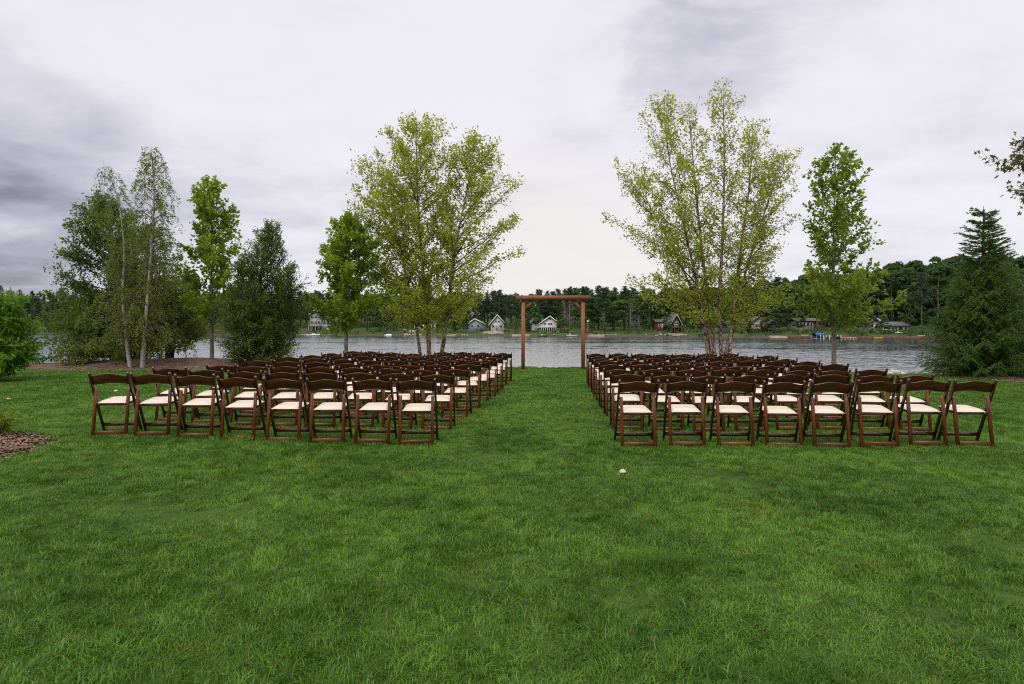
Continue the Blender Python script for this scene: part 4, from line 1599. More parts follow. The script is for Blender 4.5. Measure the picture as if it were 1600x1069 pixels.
e4 = ENV(d, [(130, 1110, 1140), (170, 1096, 1160), (250, 1090, 1170), (350, 1085, 1180), (450, 1080, 1190), (505, 1090, 1180)])
e5 = ENV(d, [(185, 1160, 1200), (230, 1150, 1225), (300, 1140, 1236), (400, 1130, 1240), (470, 1120, 1232), (510, 1120, 1200)])
e6 = ENV(d, [(225, 1200, 1250), (260, 1190, 1262), (330, 1170, 1262), (400, 1160, 1255), (450, 1150, 1236), (515, 1150, 1216)])
build_tree('river_birch', 'wide birch fanning from several tan stems, right of the arch', (at(1120, d), d), stems, [e1, e2, e3, e4, e5, e6], BIRCH_LEAF, RIVER_BARK, 33, limb=BROWN_BARK, dense=1.12,
           nb=[54, 50, 48, 56, 54, 54], t0=0.13, el=(56, 10), curve=0.10, twig=0.44, spread=0.08, nt=7, lpt=7, leaf=(0.100, 0.068), twig_sag=0.25, group='river birches by the lake', spur=90)

# young maples
d = 25.5
build_tree('young_maple', 'small round headed maple between the dark cedar and the left river birch', (at(541, d), d),
           [[PXY(541, 572, d, .075), PXY(541, 530, d, .068), PXY(543, 460, d, .05), PXY(546, 400, d, .03), PXY(548, 346, d, .006)]],
           [ENV(d, [(338, 526, 568), (365, 508, 590), (400, 490, 602), (440, 478, 610), (480, 476, 610), (508, 490, 600), (524, 512, 580)])], MAPLE_LEAF, GREY_TRUNK, 5,
           nb=58, dense=1.25, t0=0.27, el=(50, 14), twig=0.42, nt=8, lpt=9, leaf=(0.13, 0.1), kind='leaf', group='young maples', spur=120)
d = 24.2
build_tree('young_maple', 'slender pale green maple with grey trunk on the mulch bed right of the birches', (at(331, d), d),
           [[PXY(331, 572, d, .07), PXY(331, 530, d, .064), PXY(330, 450, d, .05), PXY(331, 370, d, .03), PXY(327, 284, d, .006)]],
           [ENV(d, [(278, 312, 336), (300, 296, 360), (340, 290, 375), (380, 282, 378), (420, 278, 392), (460, 285, 400), (490, 300, 385), (505, 312, 360)])], MAPLE_LEAF, GREY_TRUNK, 17,
           nb=52, dense=1.2, t0=0.27, el=(58, 25), twig=0.34, nt=7, lpt=7, leaf=(0.135, 0.105), group='young maples', spur=90)
d = 25.0
build_tree('young_maple', 'tall narrow maple with straight grey trunk at the right end of the chairs', (at(1303, d), d),
           [[PXY(1303, 575, d, .085), PXY(1303, 520, d, .075), PXY(1302, 440, d, .055), PXY(1303, 340, d, .03), PXY(1306, 236, d, .006)]],
           [ENV(d, [(228, 1294, 1322), (245, 1274, 1346), (275, 1268, 1362), (320, 1266, 1366), (350, 1268, 1384), (390, 1262, 1386), (420, 1250, 1380), (440, 1228, 1400), (465, 1220, 1410), (490, 1232, 1398), (515, 1262, 1352)])], MAPLE_DEEP, GREY_TRUNK, 51,
           nb=64, dense=0.8, t0=0.19, el=(52, 8), twig=0.44, nt=8, lpt=8, leaf=(0.14, 0.11), group='young maples', spur=120)

# left planting: dark broad tree, low dark tree, two white birches, cedar, olive bush
d = 25.2
build_tree('broad_tree', 'dark green broad tree at the left end of the mulch bed', (at(178, d), d),
           [[PXY(178, 578, d, .13), PXY(176, 530, d, .11), PXY(172, 450, d, .08), PXY(174, 380, d, .045), PXY(160, 312, d, .008)],
            [PXY(182, 578, d, .08, .3), PXY(192, 500, d, .07, .6), PXY(206, 420, d, .045, .8), PXY(212, 350, d, .008, 1.)]],
           [ENV(d, [(306, 140, 180), (335, 100, 210), (370, 84, 228), (400, 68, 236), (430, 72, 240), (470, 66, 250), (510, 62, 270), (545, 66, 280), (570, 90, 262)]),
            ENV(d, [(345, 190, 232), (400, 170, 262), (470, 150, 290), (540, 140, 285), (565, 150, 262)])], OAK_LEAF, DARK_BARK, 61,
           nb=[92, 50], t0=0.10, el=(44, -4), curve=0.06, twig=0.42, nt=8, lpt=11, leaf=(0.12, 0.062), hang=0.05, spread=0.07)
d = 26.0
build_tree('spreading_tree', 'low dark tree with spreading bare lower limbs behind the white birches', (at(263, d), d),
           [[PXY(263, 574, d, .12), PXY(262, 545, d, .10), PXY(255, 500, d, .07), PXY(240, 440, d, .008)],
            [PXY(264, 574, d, .10, .1), PXY(270, 530, d, .08, .1), PXY(282, 480, d, .05, .2), PXY(296, 430, d, .008, .2)]],
           [ENV(d, [(430, 225, 300), (460, 205, 320), (500, 196, 330), (530, 200, 336), (550, 220, 330)])], OLIVE_LEAF, DARK_BARK, 71,
           nb=[40, 40], t0=0.22, el=(46, 2), curve=0.0, twig=0.4, nt=8, lpt=10, leaf=(0.10, 0.055), spread=0.07)
d = 22.6
build_tree('white_birch', 'tall weeping white birch, bare toward its drooping top', (at(223, d), d),
           [[PXY(222, 584, d, .078), PXY(224, 545, d, .066), PXY(230, 470, d, .050), PXY(237, 380, d, .034), PXY(241, 300, d, .026), PXY(236, 228, d, .006)]],
           [ENV(d, [(222, 222, 250), (245, 208, 268), (280, 206, 280), (310, 206, 282), (340, 206, 292), (380, 205, 282), (430, 190, 280), (480, 170, 290), (530, 175, 290)])], OLIVE_LEAF, WHITE_BARK, 81, limb=BROWN_BARK,
           nb=84, dense=1.8, t0=0.16, el=(48, 14), curve=0.02, twig=0.5, nt=8, lpt=8, leaf=(0.062, 0.042), hang=0.55, twig_sag=1.5, bare=0.25, spread=0.03, group='white birches')
d = 22.9
build_tree('white_birch', 'white birch leaning left with a bare drooping top', (at(210, d), d),
           [[PXY(210, 582, d, .07, -.2), PXY(204, 540, d, .06, -.2), PXY(197, 460, d, .046, -.2), PXY(194, 390, d, .034), PXY(184, 310, d, .018), PXY(160, 252, d, .005)],
            [PXY(217, 581, d, .045, .3), PXY(216, 520, d, .04, .4), PXY(214, 440, d, .03, .5), PXY(216, 370, d, .005, .5)]],
           [ENV(d, [(248, 146, 178), (270, 144, 190), (310, 146, 206), (360, 158, 226), (420, 150, 240), (480, 140, 246), (530, 150, 240)])], OLIVE_LEAF, WHITE_BARK, 91, limb=BROWN_BARK,
           nb=[70, 50], dense=2.0, t0=0.16, el=(48, 14), curve=0.02, twig=0.45, nt=7, lpt=8, leaf=(0.062, 0.042), hang=0.55, twig_sag=1.5, bare=0.62, spread=0.03, group='white birches')
d = 23.6
build_tree('cedar_tree', 'dense dark cedar with a thin ragged top beside the chairs', (at(405, d), d),
           [[PXY(405, 580, d, .10), PXY(404, 520, d, .09), PXY(408, 430, d, .05), PXY(425, 352, d, .006)],
            [PXY(398, 580, d, .07, -.3), PXY(385, 500, d, .05, -.5), PXY(388, 410, d, .006, -.5)],
            [PXY(412, 580, d, .07, .3), PXY(432, 510, d, .05, .3), PXY(448, 420, d, .006, .3)]],
           [ENV(d, [(346, 418, 434), (370, 398, 448), (400, 388, 462), (440, 372, 468), (480, 356, 466), (520, 346, 464), (550, 348, 462), (576, 372, 448)]),
            ENV(d, [(405, 378, 405), (440, 366, 420), (480, 354, 430), (530, 346, 430), (576, 366, 430)]),
            ENV(d, [(415, 430, 462), (450, 410, 470), (500, 400, 466), (550, 400, 464), (576, 410, 450)])], CEDAR_LEAF, DARK_BARK, 101,
           nb=[110, 60, 60], t0=0.03, el=(56, 10), curve=0.08, twig=0.30, nt=11, lpt=13, leaf=(0.085, 0.034), spread=0.05, droop=0.0)
d = 23.2
build_tree('low_bush', 'low olive bush at the front left corner of the mulch bed', (at(120, d), d),
           [[PXY(120, 582, d, .03), PXY(116, 560, d, .02), PXY(110, 540, d, .005)], [PXY(124, 582, d, .03, .2), PXY(136, 560, d, .02, .2), PXY(146, 545, d, .005, .2)]],
           [ENV(d, [(536, 92, 150), (556, 84, 166), (578, 90, 160)])], OLIVE_LEAF, BROWN_BARK, 111,
           nb=[22, 22], t0=0.05, el=(40, 10), twig=0.24, nt=9, lpt=8, leaf=(0.09, 0.04), cat='bush')

# left edge shrub and the plant clump in the corner bed
d = 16.5
build_tree('leafy_shrub', 'bright green leafy shrub at the left edge of the lawn', (at(-28, d), d),
           [[PXY(-28, 592, d, .06), PXY(-30, 540, d, .045), PXY(-26, 470, d, .008)], [PXY(-22, 592, d, .05, .2), PXY(-4, 540, d, .035, .2), PXY(12, 480, d, .006, .2)],
            [PXY(-36, 592, d, .05, -.1), PXY(-60, 540, d, .035, -.2), PXY(-80, 470, d, .006, -.2)]],
           [ENV(d, [(458, -60, 0), (480, -90, 14), (520, -110, 28), (550, -112, 38), (575, -100, 24), (588, -80, 4)])], SHRUB_LEAF, BROWN_BARK, 121,
           nb=[50, 54, 40], t0=0.05, el=(46, 6), twig=0.30, nt=10, lpt=10, leaf=(0.13, 0.062), cat='shrub', spread=0.06)
d = 8.2
build_tree('garden_plant', 'low leafy plant in the corner bed at the left edge', (at(-6, d), d),
           [[PXY(-6, 694, d, .010), PXY(0, 672, d, .006), PXY(12, 655, d, .003)], [PXY(-14, 694, d, .010), PXY(-26, 665, d, .006), PXY(-32, 650, d, .003)], [PXY(-2, 692, d, .01, .2), PXY(8, 680, d, .006, .2), PXY(18, 672, d, .003, .2)]],
           [ENV(d, [(640, -42, 14), (660, -52, 24), (690, -48, 30)])], MAPLE_DEEP, BROWN_BARK, 131,
           nb=[18, 18, 16], t0=0.08, el=(46, 10), twig=0.10, nt=12, lpt=5, leaf=(0.085, 0.032), cat='plant', spread=0.01)

# overhanging maple whose trunk stands outside the picture on the right
d = 9.6
tx = 9.38
rngo = np.random.default_rng(4)
build_tree('bronze_maple', 'maple with dark bronze green leaves overhanging the top right edge', (tx, d),
           [[(tx, d, 0.0, .13), (tx, d, 1.6, .11), (tx - .05, d, 3.0, .08), (tx, d, 4.6, .05), (tx + .1, d, 6.2, .01)],
            [(tx, d, 2.1, .05), (tx - .7, d - .1, 2.5, .035), (tx - 1.5, d - .1, 2.9, .02), (tx - 2.2, d - .1, 3.1, .005)],
            [(tx, d, 2.7, .05), (tx - .8, d + .1, 3.2, .035), (tx - 1.6, d + .1, 3.55, .02), (tx - 2.25, d + .1, 3.72, .005)]],
           [np.array([(1.9, tx - .6, tx + 1.2), (2.6, tx - 1.3, tx + 1.9), (3.6, tx - 1.7, tx + 2.0), (4.8, tx - 1.5, tx + 1.5), (6.3, tx - .3, tx + .4)]),
            np.array([(2.2, tx - 2.1, tx - .2), (2.9, tx - 2.6, tx), (3.4, tx - 2.5, tx - .6)]),
            np.array([(3.0, tx - 2.0, tx - .2), (3.6, tx - 2.55, tx), (4.0, tx - 2.5, tx - .6)])], RED_LEAF, GREY_TRUNK, 141,
           nb=[40, 30, 28], dense=1.1, t0=0.3, el=(40, 15), twig=0.26, nt=8, lpt=4, leaf=(0.10, 0.10), kind='maple', spread=0.03)


# spruce
def build_spruce():
    rng = np.random.default_rng(77)
    d = 18.2
    bx, by = at(1537, d), d
    bz = float(ground_z(bx, by))
    root = empty('spruce_tree', (bx, by, bz), 'dark green spruce with a spiky bare leader at the right edge of the lawn', 'tree')
    Hh = up(322, d) - bz
    tr, cr = MB(), MB()
    tr.tube([(0, 0, -0.1), (0.02, 0, Hh * .5), (0, 0.02, Hh * .85), (0.0, 0, Hh)], [.11, .07, .025, .006], 8)
    px_m = F / d
    ez = np.array([0.0, 0.45, 0.9, 1.3, 2.15, 2.83, 3.34, 3.85, 4.3, Hh])
    er = np.array([1.25, 1.40, 1.30, 1.12, 0.80, 0.60, 0.50, 0.36, 0.22, 0.02])
    C_, D_, S_ = [], [], []
    z = 0.22
    k = 0
    while z < Hh - 0.12:
        nb = 15 if z < 2.7 else 12 if z < 3.4 else 8
        for q in range(nb):
            dens = z < 2.55 + 0.8 * rng.random()
            az = rng.random() * 6.283
            r = float(np.interp(z, ez, er)) * rng.uniform(0.62, 1.2)
            dv = np.array([math.cos(az), math.sin(az), 0])
            zz = z + rng.uniform(-.08, .08)
            n = 8
            s = np.linspace(0, 1, n)[:, None]
            if dens:
                lift = -0.30 * s + 0.34 * s ** 2.2
            else:
                lift = 0.28 * s + 0.1 * s ** 2
            bl = dv * r * s + np.array([0, 0, 1.0]) * (zz + lift * r) + np.cumsum(rng.normal(0, 0.008, (n, 3)), 0)
            tr.tube(bl, np.linspace(0.014 if dens else 0.010, 0.003, n), 4, False)
            # side shoots hang from the limb
            ns = int(r * (17 if dens else 14)) + 4
            for w in range(ns):
                u = 0.2 + 0.8 * (w + rng.random()) / ns
                j = min(u * (n - 1), n - 1.001)
                i = int(j)
                p = bl[i] + (bl[i + 1] - bl[i]) * (j - i)
                side = 1 if w % 2 else -1
                lat = np.array([-dv[1], dv[0], 0]) * side
                sd = dv * 0.75 + lat * rng.uniform(0.5, 0.9) + np.array([0, 0, -0.35 if dens else 0.15]) + rng.normal(0, .12, 3)
                sd /= np.linalg.norm(sd)
                L = (0.33 if dens else 0.20) * rng.uniform(0.5, 1.35) * (1.15 - 0.5 * u)
                if w == ns - 1:
                    sd, L = dv * 0.9 + np.array([0, 0, 0.1]), L * 1.1
                m_ = int(26 if dens else 30)
                uu = rng.random((m_, 1))
                C_.append(p + sd * L * uu - np.array([0, 0, 0.22 * L]) * uu ** 2 * (1 if dens else 0))
                D_.append(np.repeat(sd[None], m_, 0) * 0.9)
        dens = z < 2.7
        if not dens:
            # needles along the leader
            m_ = 40
            C_.append(np.column_stack([np.zeros(m_), np.zeros(m_), z + rng.random(m_) * .15]))
            D_.append(np.tile([0, 0, 0.6], (m_, 1)))
        z += 0.105 if dens else 0.14
    Cc, Dd = np.concatenate(C_), np.concatenate(D_)
    n = len(Cc)
    a = Dd + rng.normal(0, 0.55, (n, 3))
    a /= np.linalg.norm(a, axis=1)[:, None]
    b = np.cross(a, rng.normal(0, 1, (n, 3)))
    b /= np.linalg.norm(b, axis=1)[:, None] + 1e-9
    L = rng.uniform(0.035, 0.062, n)[:, None]
    W = 0.0085
    v = np.stack([Cc - b * W, Cc + b * W, Cc + a * L], 1).reshape(-1, 3)
    cr.add(v, None, np.arange(n * 3).reshape(-1, 3))
    part('trunk', tr, BROWN_BARK, root, True)
    part('crown', cr, SPRUCE_LEAF, root)


build_spruce()

# ------------------------------------------------------------------ folding chairs
CHAIR = wood_mat('dark_mahogany', (0.025, 0.005, 0.0022), (0.074, 0.0155, 0.0055), 0.30, 0.5, 'Z', 30)
CHAIR_X = wood_mat('dark_mahogany_rails', (0.025, 0.005, 0.0022), (0.076, 0.0155, 0.0055), 0.26, 0.6, 'X', 30)
LEGW_LIT = wood_mat('mahogany_legs_lit', (0.070, 0.018, 0.005), (0.19, 0.054, 0.0135), 0.42, 0.08, 'Z', 30)  # same mahogany made lighter: sky light on rear legs and rail put into colour
LEGX_LIT = wood_mat('mahogany_rail_lit', (0.070, 0.018, 0.005), (0.19, 0.054, 0.0135), 0.42, 0.08, 'X', 30)
VINYL = paint('cream_vinyl', (0.60, 0.505, 0.385), 0.42, 0.05, 9.0, 0.45)
BRASS = paint('dull_steel', (0.45, 0.42, 0.38), 0.35, 0.1, 20.0)
BRASS.node_tree.nodes['Principled BSDF'].inputs['Metallic'].default_value = 0.9


def stile_y(z):
    return 0.17 - 0.385 * z / 0.77


def make_chair():
    root = empty('folding_chair', (0, 0, 0), 'chair', 'chair', 'folding chairs set out for a ceremony')
    # back panel, arched above and below and bowed backwards
    mb = MB()
    n = 15
    xs_ = np.linspace(-0.207, 0.207, n)
    c = np.cos(xs_ / 0.207 * math.pi / 2)
    c2 = 0.5 - 0.5 * np.cos((xs_ / 0.207 + 1) * math.pi)
    zt, zb = 0.730 + 0.030 * c2, 0.624 + 0.016 * c2
    prof = []
    for th, zz in ((-0.009, zb + .003), (-0.009, zt - .003), (-0.007, zt), (0.007, zt), (0.009, zt - .003), (0.009, zb + .003), (0.003, zb), (-0.003, zb)):
        prof.append(np.column_stack([xs_, np.array([stile_y(q) for q in zz]) + th - 0.014 * c + 0.004, zz]))
    v = np.stack(prof, 1).reshape(-1, 3)
    m = 8
    q = [(i * m + k, (i + 1) * m + k, (i + 1) * m + (k + 1) % m, i * m + (k + 1) % m) for i in range(n - 1) for k in range(m)]
    q += [(0, 1, 2, 3), (0, 3, 4, 5), ((n - 1) * m, (n - 1) * m + 3, (n - 1) * m + 2, (n - 1) * m + 1), ((n - 1) * m, (n - 1) * m + 5, (n - 1) * m + 4, (n - 1) * m + 3)]
    part('backrest', mb.add(v, q), CHAIR_X, root, False)
    for s in (-1, 1):
        mb = MB().beam((s * 0.218, stile_y(0), 0.0), (s * 0.218, stile_y(0.775), 0.775), 0.022, 0.044, 0.005, (1, 0, 0), 0, 0.022)
        st = part('stile', mb, CHAIR, root)
        for z in (0.545, 0.40):
            yy = stile_y(z)
            part('bolt', MB().tube([(s * 0.229, yy, z), (s * 0.2325, yy, z)], [0.008, 0.006], 8), BRASS, st)
    for s in (-1, 1):
        part('rear_leg', MB().beam((s * 0.186, -0.205, 0.0), (s * 0.186, -0.112, 0.575), 0.036, 0.030, 0.006, (1, 0, 0), 0, 0.026), LEGW_LIT, root)
    part('rear_rail', MB().beam((-0.168, -0.196, 0.055), (0.168, -0.196, 0.055), 0.04, 0.022, 0.004, (0, 0, 1)), LEGX_LIT, root)
    part('front_rail', MB().beam((-0.207, stile_y(.115), 0.115), (0.207, stile_y(.115), 0.115), 0.042, 0.022, 0.004, (0, 0, 1)), CHAIR_X, root)
    # seat: frame and padded top, rising a little to the front
    def seat_z(y):
        return 0.397 + (y + 0.13) / 0.38 * 0.026
    mb = MB()
    for s in (-1, 1):
        mb.beam((s * 0.148, -0.135, seat_z(-.135) - .012), (s * 0.148, 0.25, seat_z(.25) - .012), 0.026, 0.030, 0.004)
    mb.beam((-0.134, -0.122, seat_z(-.122) - .012), (0.134, -0.122, seat_z(-.122) - .012), 0.029, 0.026, 0.004, (0, 0, 1))
    mb.beam((-0.134, 0.237, seat_z(.237) - .012), (0.134, 0.237, seat_z(.237) - .012), 0.029, 0.026, 0.004, (0, 0, 1))
    part('seat_frame', mb, CHAIR, root)
    mb = MB()
    N = 13
    u = np.linspace(-1, 1, N)
    U, W = np.meshgrid(u, u, indexing='ij')
    X = U * 0.166
    Y = 0.058 + W * 0.198
    e = np.clip(1 - np.abs(U) ** 7, 0, 1) * np.clip(1 - np.abs(W) ** 7, 0, 1)
    Z = seat_z(Y) + 0.004 + 0.024 * e ** 0.5 + 0.007 * (1 - U ** 2) * (1 - W ** 2)
    v = np.stack([X, Y, Z], -1).reshape(-1, 3)
    i = np.arange(N - 1)[:, None] * N
    j = np.arange(N - 1)[None, :]
    q = np.stack([i + j, i + N + j, i + N + j + 1, i + j + 1], -1).reshape(-1, 4)
    mb.add(v, q)
    mb.add([(-.166, -.14, seat_z(-.14) + .003), (.166, -.14, seat_z(-.14) + .003), (.166, .256, seat_z(.256) + .003), (-.166, .256, seat_z(.256) + .003)], [(0, 3, 2, 1)])
    part('cushion', mb, VINYL, root, True)
    # bar under the seat that joins the rear legs
    part('seat_bar', MB().tube([(-0.21, -0.128, 0.375), (0.21, -0.128, 0.375)], [0.007, 0.007], 6), BRASS, root)
    return root


ORD = ['first', 'second', 'third', 'fourth', 'fifth', 'sixth', 'seventh', 'eighth', 'ninth']
chair0 = make_chair()
rc = random.Random(2)
CHAIRS = []
nchair = 0
# columns measured along each row, from the aisle outwards
right_rows = [[998.5, 1074.8, 1150.5, 1226, 1301, 1375, 1452, 1525], [981, 1045, 1108.5, 1173.7, 1238, 1302, 1367.5, 1432], [968, 1023, 1080, 1136, 1193, 1250, 1305, 1362],
              [957, 1006, 1056.7, 1106.6, 1156, 1205, 1256, 1305], [948, 992.7, 1037, 1081, 1126, 1171, 1216, 1262], [941, 981.5, 1023, 1064, 1104.6, 1146, 1187, 1228.5],
              [936, 974, 1011, 1049, 1087, 1124, 1162, 1200], [931, 966, 1001, 1036, 1070.5, 1105, 1140]]
left_rows = [[649.5, 580.7, 510, 441, 370, 303.4, 236, 170], [682, 620.4, 560, 499.5, 441, 381.5, 322, 265], [710, 657, 604, 552, 499.6, 445, 394.6, 346.5],
             [731, 682.3, 634.8, 588, 541, 493, 448.6, 402.6], [746, 703, 661, 618.6, 576, 534, 491.5, 450.5], [759, 720, 681, 642.5, 604, 565, 526, 487.5],
             [769, 732.5, 697, 661, 626, 590, 554, 517], [778, 745, 711.5, 678, 644.7, 611, 578, 551], [786, 754.5, 723, 692]]
for side, rows in (('right', right_rows), ('left', left_rows)):
    for r, cols in enumerate(rows):
        for k, cx in enumerate(cols):
            if side == 'right':
                d = 7.68 + 1.267 * r
                rz = R(-4.5)
            else:
                d = (7.80 + 1.185 * r) * (1 + 0.045 * k / 7)
                rz = R(0.5 + 3.5 * k / 7)
            x = at(cx, d)
            rz += R(rc.gauss(0, 2.0))
            # cx is the middle of the top of the back, 0.215 m behind the chair's centre
            ox, oy = x - 0.215 * math.sin(rz), d + 0.215 * math.cos(rz)
            c = chair0 if nchair == 0 else copy_tree(chair0)
            nchair += 1
            c.location = (ox, oy, float(ground_z(ox, oy)) - 0.012)
            c.rotation_euler = (R(rc.gauss(0, 0.35)), R(rc.gauss(0, 0.35)), rz)
            rowtxt = 'nearest row' if r == 0 else ORD[r] + ' row from camera'
            pl = 'next to the aisle' if k == 0 else ORD[k] + ' from the aisle'
            c['label'] = 'brown folding chair, %s block, %s, %s' % (side, rowtxt, pl)
            CHAIRS.append((ox, oy))

# ------------------------------------------------------------------ wooden arch at the end of the aisle
ARCH = wood_mat('stained_cedar', (0.16, 0.056, 0.018), (0.27, 0.10, 0.034), 0.7, 0.0, 'Z', 40)
ARCH_X = wood_mat('stained_cedar_beam', (0.16, 0.056, 0.018), (0.27, 0.10, 0.034), 0.7, 0.0, 'X', 40)
d = 23.9
ax0, ax1 = at(817.2, d), at(911.2, d)
zb_ = float(ground_z((ax0 + ax1) / 2, d))
arch = empty('wedding_arch', ((ax0 + ax1) / 2, d, zb_), 'reddish brown timber arch with corner braces at the end of the aisle', 'arch')
hw = (ax1 - ax0) / 2
top = up(462, d) - zb_
bot = up(469.6, d) - zb_
for s in (-1, 1):
    part('post', MB().beam((s * hw, 0, -0.15), (s * (hw - .01), 0, bot - 0.003), 0.125, 0.125, 0.004), ARCH, arch)
for s in (-1, 1):
    L0, L1 = hw + 0.26, hw + 0.20
    prof = [(-L1, bot), (L1, bot), (L0, bot + 0.07), (L0, top), (-L0, top), (-L0, bot + 0.07)]
    part('beam', MB().prism(prof, s * 0.095 - 0.022, s * 0.095 + 0.022), ARCH_X, arch)
part('beam', MB().beam((-hw - .1, 0, bot + .09), (hw + .1, 0, bot + .09), 0.14, 0.14, 0.005, (0, 0, 1)), ARCH_X, arch)
for s in (-1, 1):
    part('brace', MB().beam((s * (hw - .05), 0, bot - 0.30), (s * (hw - 0.36), 0, bot - 0.004), 0.085, 0.085, 0.004, (0, 1, 0)), ARCH, arch)

# ------------------------------------------------------------------ small pale mushrooms in the grass
CAP = paint('mushroom_cap', (0.50, 0.41, 0.32), 0.7, 0.12, 40.0, 0.2)


def mushroom(px, py, w, label):
    d = H * F / (py - HY)
    for _ in range(4):
        d = (H - float(ground_z(at(px, d), d)) - 0.045) * F / (py - HY)
    x = at(px, d)
    root = empty('mushroom', (x, d, float(ground_z(x, d))), label, 'mushroom', 'white mushrooms in the lawn', rz=0.7)
    mb = MB()
    rings, ns = 7, 14
    v = []
    rr = np.random.default_rng(int(px))
    for i in range(rings):
        a = i / (rings - 1) * math.pi / 2
        for k in range(ns):
            b_ = k / ns * 6.283
            w_ = 1 + 0.07 * math.sin(2 * b_ + 1) + 0.05 * math.sin(3 * b_)
            v.append((w / 2 * math.cos(a) * math.cos(b_) * w_, w / 2 * math.cos(a) * math.sin(b_) * w_, 0.038 + w * 0.42 * math.sin(a)))
    q = [(i * ns + k, i * ns + (k + 1) % ns, (i + 1) * ns + (k + 1) % ns, (i + 1) * ns + k) for i in range(rings - 1) for k in range(ns)]
    mb.add(v, q, [(0, k + 1, k) for k in range(1, ns - 1)])
    part('cap', mb, CAP, root, True)
    part('stem', MB().tube([(0, 0, -0.01), (0, 0, 0.04)], [w * .16, w * .13], 8), CAP, root, True)


mushroom(973, 737, 0.070, 'pale mushroom alone in the open grass in front of the right chairs')
mushroom(181, 611, 0.075, 'tiny pale mushroom in the grass by the outermost left chair')
mushroom(13, 623, 0.05, 'tiny white mushroom in the grass near the left edge shrub')

# ------------------------------------------------------------------ pale stones along the water's edge
STONE = paint('limestone', (0.42, 0.39, 0.35), 0.85, 0.25, 5.0, 0.3, 0.3)


def stone_mesh(seed):
    rr = np.random.default_rng(seed)
    import bmesh
    bm = bmesh.new()
    bmesh.ops.create_icosphere(bm, subdivisions=2, radius=1)
    s = np.array([1, rr.uniform(.6, .9), rr.uniform(.42, .6)])
    k = rr.normal(0, 1.6, (3, 3))
    for vv in bm.verts:
        c = np.array(vv.co)
        f = 1 + 0.12 * math.sin(k[0].dot(c) + 1) + 0.10 * math.sin(k[1].dot(c) * 2)
        vv.co = Vector(np.sign(c) * np.abs(c) ** 0.8 * s * f)
    me = bpy.data.meshes.new('stone')
    bm.to_mesh(me)
    bm.free()
    me.materials.append(STONE)
    return me


SM = [stone_mesh(k) for k in range(5)]
rs = random.Random(6)
stones = [(733, .10, 'left of the arch'), (741, .07, 'left of the arch'), (806, .13, 'left of the arch'), (843, .12, 'inside the arch'), (858, .14, 'inside the arch'), (869, .10, 'inside the arch'),
          (1396, .20, 'behind the right chairs'), (1402, .17, 'behind the right chairs'), (1412, .14, 'behind the right chairs'), (1388, .12, 'behind the right chairs'),
          (1588, .15, 'beside the spruce'), (1578, .13, 'beside the spruce'), (1597, .17, 'beside the spruce')]
stones += [(96 + 13 * k + rs.uniform(-3, 3), rs.uniform(.09, .2), 'behind the dark broad tree') for k in range(9)]
for k, (px, s, where) in enumerate(stones):
    d = 25.0
    for _ in range(12):
        d = float(shore_y(at(px, d))) + 0.02
    d += rs.uniform(-0.1, 0.25) if px > 300 else rs.uniform(0, .5)
    o = link('stone', SM[k % 5], None, None)
    x = at(px, d)
    o.location = (x, d, float(ground_z(x, d)) + s * 0.12 - max(0, d - float(shore_y(x))) * 0.12)
    o.rotation_euler = (0, 0, rs.random() * 6.28)
    o.scale = (s, s, s)
    tag(o, 'pale limestone rock on the lake edge ' + where, 'stone', 'pale stones on the lake edge ' + where)

# ------------------------------------------------------------------ the grass
BLADE = None
m, t, b = material('grass_blades')
geo = t.new('ShaderNodeNewGeometry')
p = geo.outputs['Position']
r = geo.outputs['Random Per Island']
n1 = t.noise(t.mapping(p, (1, 0.75, 1)), 0.9, 4, 0.55, 0.5)
n2 = t.noise(p, 4.5, 3, 0.6)
n3 = t.noise(t.mapping(p, (1, 1, 1), (11, 4, 0)), 1.6, 3, 0.5)
f = t.math('ADD', t.math('MULTIPLY', t.math('POWER', r, 1.6), 0.50), t.math('ADD', t.math('MULTIPLY', t.ramp(n1, 0.36, 0.64), 0.34), t.math('MULTIPLY', t.ramp(n2, 0.36, 0.64), 0.24)))
col = t.mix(f, (0.013, 0.058, 0.004), (0.165, 0.318, 0.036))
yel = t.math('MULTIPLY', t.ramp(n3, 0.60, 0.72), 0.55)
col = t.mix(yel, col, (0.16, 0.20, 0.024))
dry = t.math('GREATER_THAN', r, 0.985)
col = t.mix(t.math('MULTIPLY', dry, 0.8), col, (0.30, 0.20, 0.09))
t.put(b.inputs['Base Color'], col)
b.inputs['Roughness'].default_value = 0.4
b.inputs['Specular IOR Level'].default_value = 0.12
tr = t.new('ShaderNodeBsdfTranslucent')
t.put(tr.inputs[0], t.mix(0.5, col, (0.12, 0.23, 0.012)))
mx = t.new('ShaderNodeMixShader')
mx.inputs[0].default_value = 0.3
t.l.new(b.outputs[0], mx.inputs[1])
t.l.new(tr.outputs[0], mx.inputs[2])
t.l.new(mx.outputs[0], m.node_tree.nodes['Material Output'].inputs[0])
BLADE = m


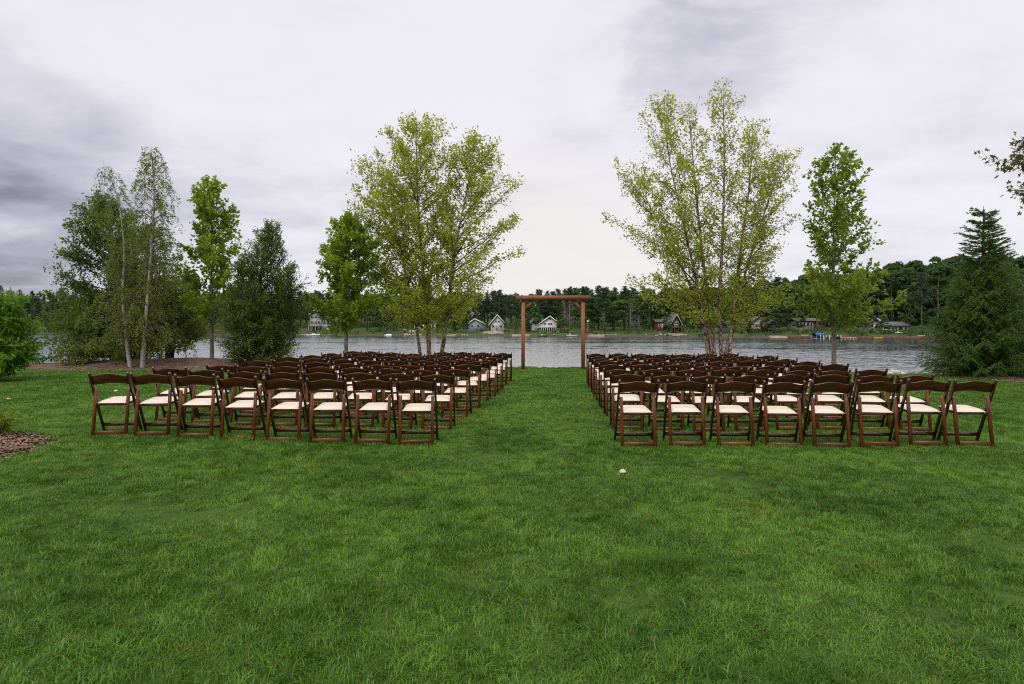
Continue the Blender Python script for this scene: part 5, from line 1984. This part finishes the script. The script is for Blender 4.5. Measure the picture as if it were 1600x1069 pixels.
def grass_patch(seed, n, rad, h, w):
    rng = np.random.default_rng(seed)
    rr = rad * np.sqrt(rng.random(n))
    a = rng.random(n) * 6.283
    c = np.column_stack([rr * np.cos(a), rr * np.sin(a), np.full(n, -0.004)])
    clump = 0.85 + 0.25 * np.sin(c[:, 0] * 9 + seed) * np.sin(c[:, 1] * 8 + 2 * seed)
    hh = h * rng.uniform(0.45, 1.25, n) * clump
    ww = w * rng.uniform(0.6, 1.3, n)
    ci = (np.floor(c[:, 0] / 0.085 + 50).astype(int) * 131 + np.floor(c[:, 1] / 0.085 + 50).astype(int) * 17 + seed * 7) % 997
    caz, chh, clean = rng.random(997) * 6.283, rng.uniform(0.72, 1.22, 997), rng.uniform(0.5, 1.4, 997)
    az = caz[ci] + rng.normal(0, 1.0, n)
    hh = hh * chh[ci]
    d = np.column_stack([np.cos(az), np.sin(az), np.zeros(n)])
    s = np.column_stack([-np.sin(az), np.cos(az), np.zeros(n)])
    lean = hh * rng.uniform(0.2, 1.5, n) * clean[ci]
    zz = np.array([0, 0, 1.0])
    m1 = c + d * (lean * 0.32)[:, None] + zz * (hh * 0.6)[:, None]
    tip = c + d * lean[:, None] + zz * (hh * rng.uniform(0.5, 1.0, n))[:, None]
    W = ww[:, None] / 2
    v = np.stack([c - s * W, c + s * W, m1 + s * W * 0.8, m1 - s * W * 0.8, tip], 1).reshape(-1, 3)
    i = np.arange(n)[:, None] * 5
    me = MB().add(v, i + np.array([[0, 1, 2, 3]]), i + np.array([[3, 2, 4]])).mesh('grass_patch')
    me.materials.append(BLADE)
    return (me,)


meshes = [grass_patch(k, 7000, 0.62, 0.040, 0.0040) for k in range(4)] + [grass_patch(10 + k, 3600, 0.75, 0.040, 0.0070) for k in range(4)] + [grass_patch(20 + k, 170, 0.22, 0.085, 0.0045) for k in range(3)]
rng = np.random.default_rng(12)
P, RT, SL, IX = [], [], [], []


def clear_of_beds(x, y, m_=0.0):
    ok = np.ones(len(x), bool)
    for pl in MULCH_POLY:
        c = pl.mean(0)
        ok &= ~in_poly(c + (pl - c) * (0.93 - m_), x, y)
    return ok


def scatter(y0, y1, step, first, count, half):
    gx = np.arange(-half(y1), half(y1), step)
    gy = np.arange(y0, y1, step)
    X, Y = np.meshgrid(gx, gy)
    X = X.ravel() + rng.uniform(-.5, .5, X.size) * step
    Y = Y.ravel() + rng.uniform(-.5, .5, Y.size) * step
    ok = (np.abs(X) < half(Y)) & (Y < shore_y(X) + 0.05) & clear_of_beds(X, Y)
    X, Y = X[ok], Y[ok]
    e = 0.4
    zx = (ground_z(X + e, Y) - ground_z(X - e, Y)) / (2 * e)
    zy = (ground_z(X, Y + e) - ground_z(X, Y - e)) / (2 * e)
    Z = ground_z(X, Y)
    for x, y, z, a, b_ in zip(X, Y, Z, zx, zy):
        P.append((x, y, z))
        RT.append((math.atan(b_), -math.atan(a), rng.random() * 6.283))
        s = rng.uniform(0.85, 1.15)
        SL.append((s, s, s * rng.uniform(0.8, 1.25)))
        IX.append(first + int(rng.integers(0, count)))


scatter(-1.5, 10.5, 0.62, 0, 4, lambda y: 0.82 * np.asarray(y) + 5.0)
scatter(10.5, 30.0, 0.72, 4, 4, lambda y: 0.82 * np.asarray(y) + 4.0)
# taller tufts here and there
for _ in range(46):
    x, y = 0.78 + rng.normal(0, .13), 3.86 + rng.normal(0, .07)
    P.append((x, y, float(ground_z(x, y))))
    RT.append((0, 0, rng.random() * 6.28))
    SL.append((.55, .55, rng.uniform(0.6, 1.0)))
    IX.append(8 + int(rng.integers(0, 3)))
for _ in range(110):
    y = rng.uniform(1.8, 14)
    x = rng.uniform(-1, 1) * (0.8 * y + 2)
    if clear_of_beds(np.array([x]), np.array([y]))[0]:
        P.append((x, y, float(ground_z(x, y))))
        RT.append((0, 0, rng.random() * 6.28))
        SL.append((1, 1, rng.uniform(0.7, 1.1)))
        IX.append(8 + int(rng.integers(0, 3)))
instancer('grass', P, RT, SL, IX, meshes, 'thick green mown lawn grass under and around the chairs', 'grass')
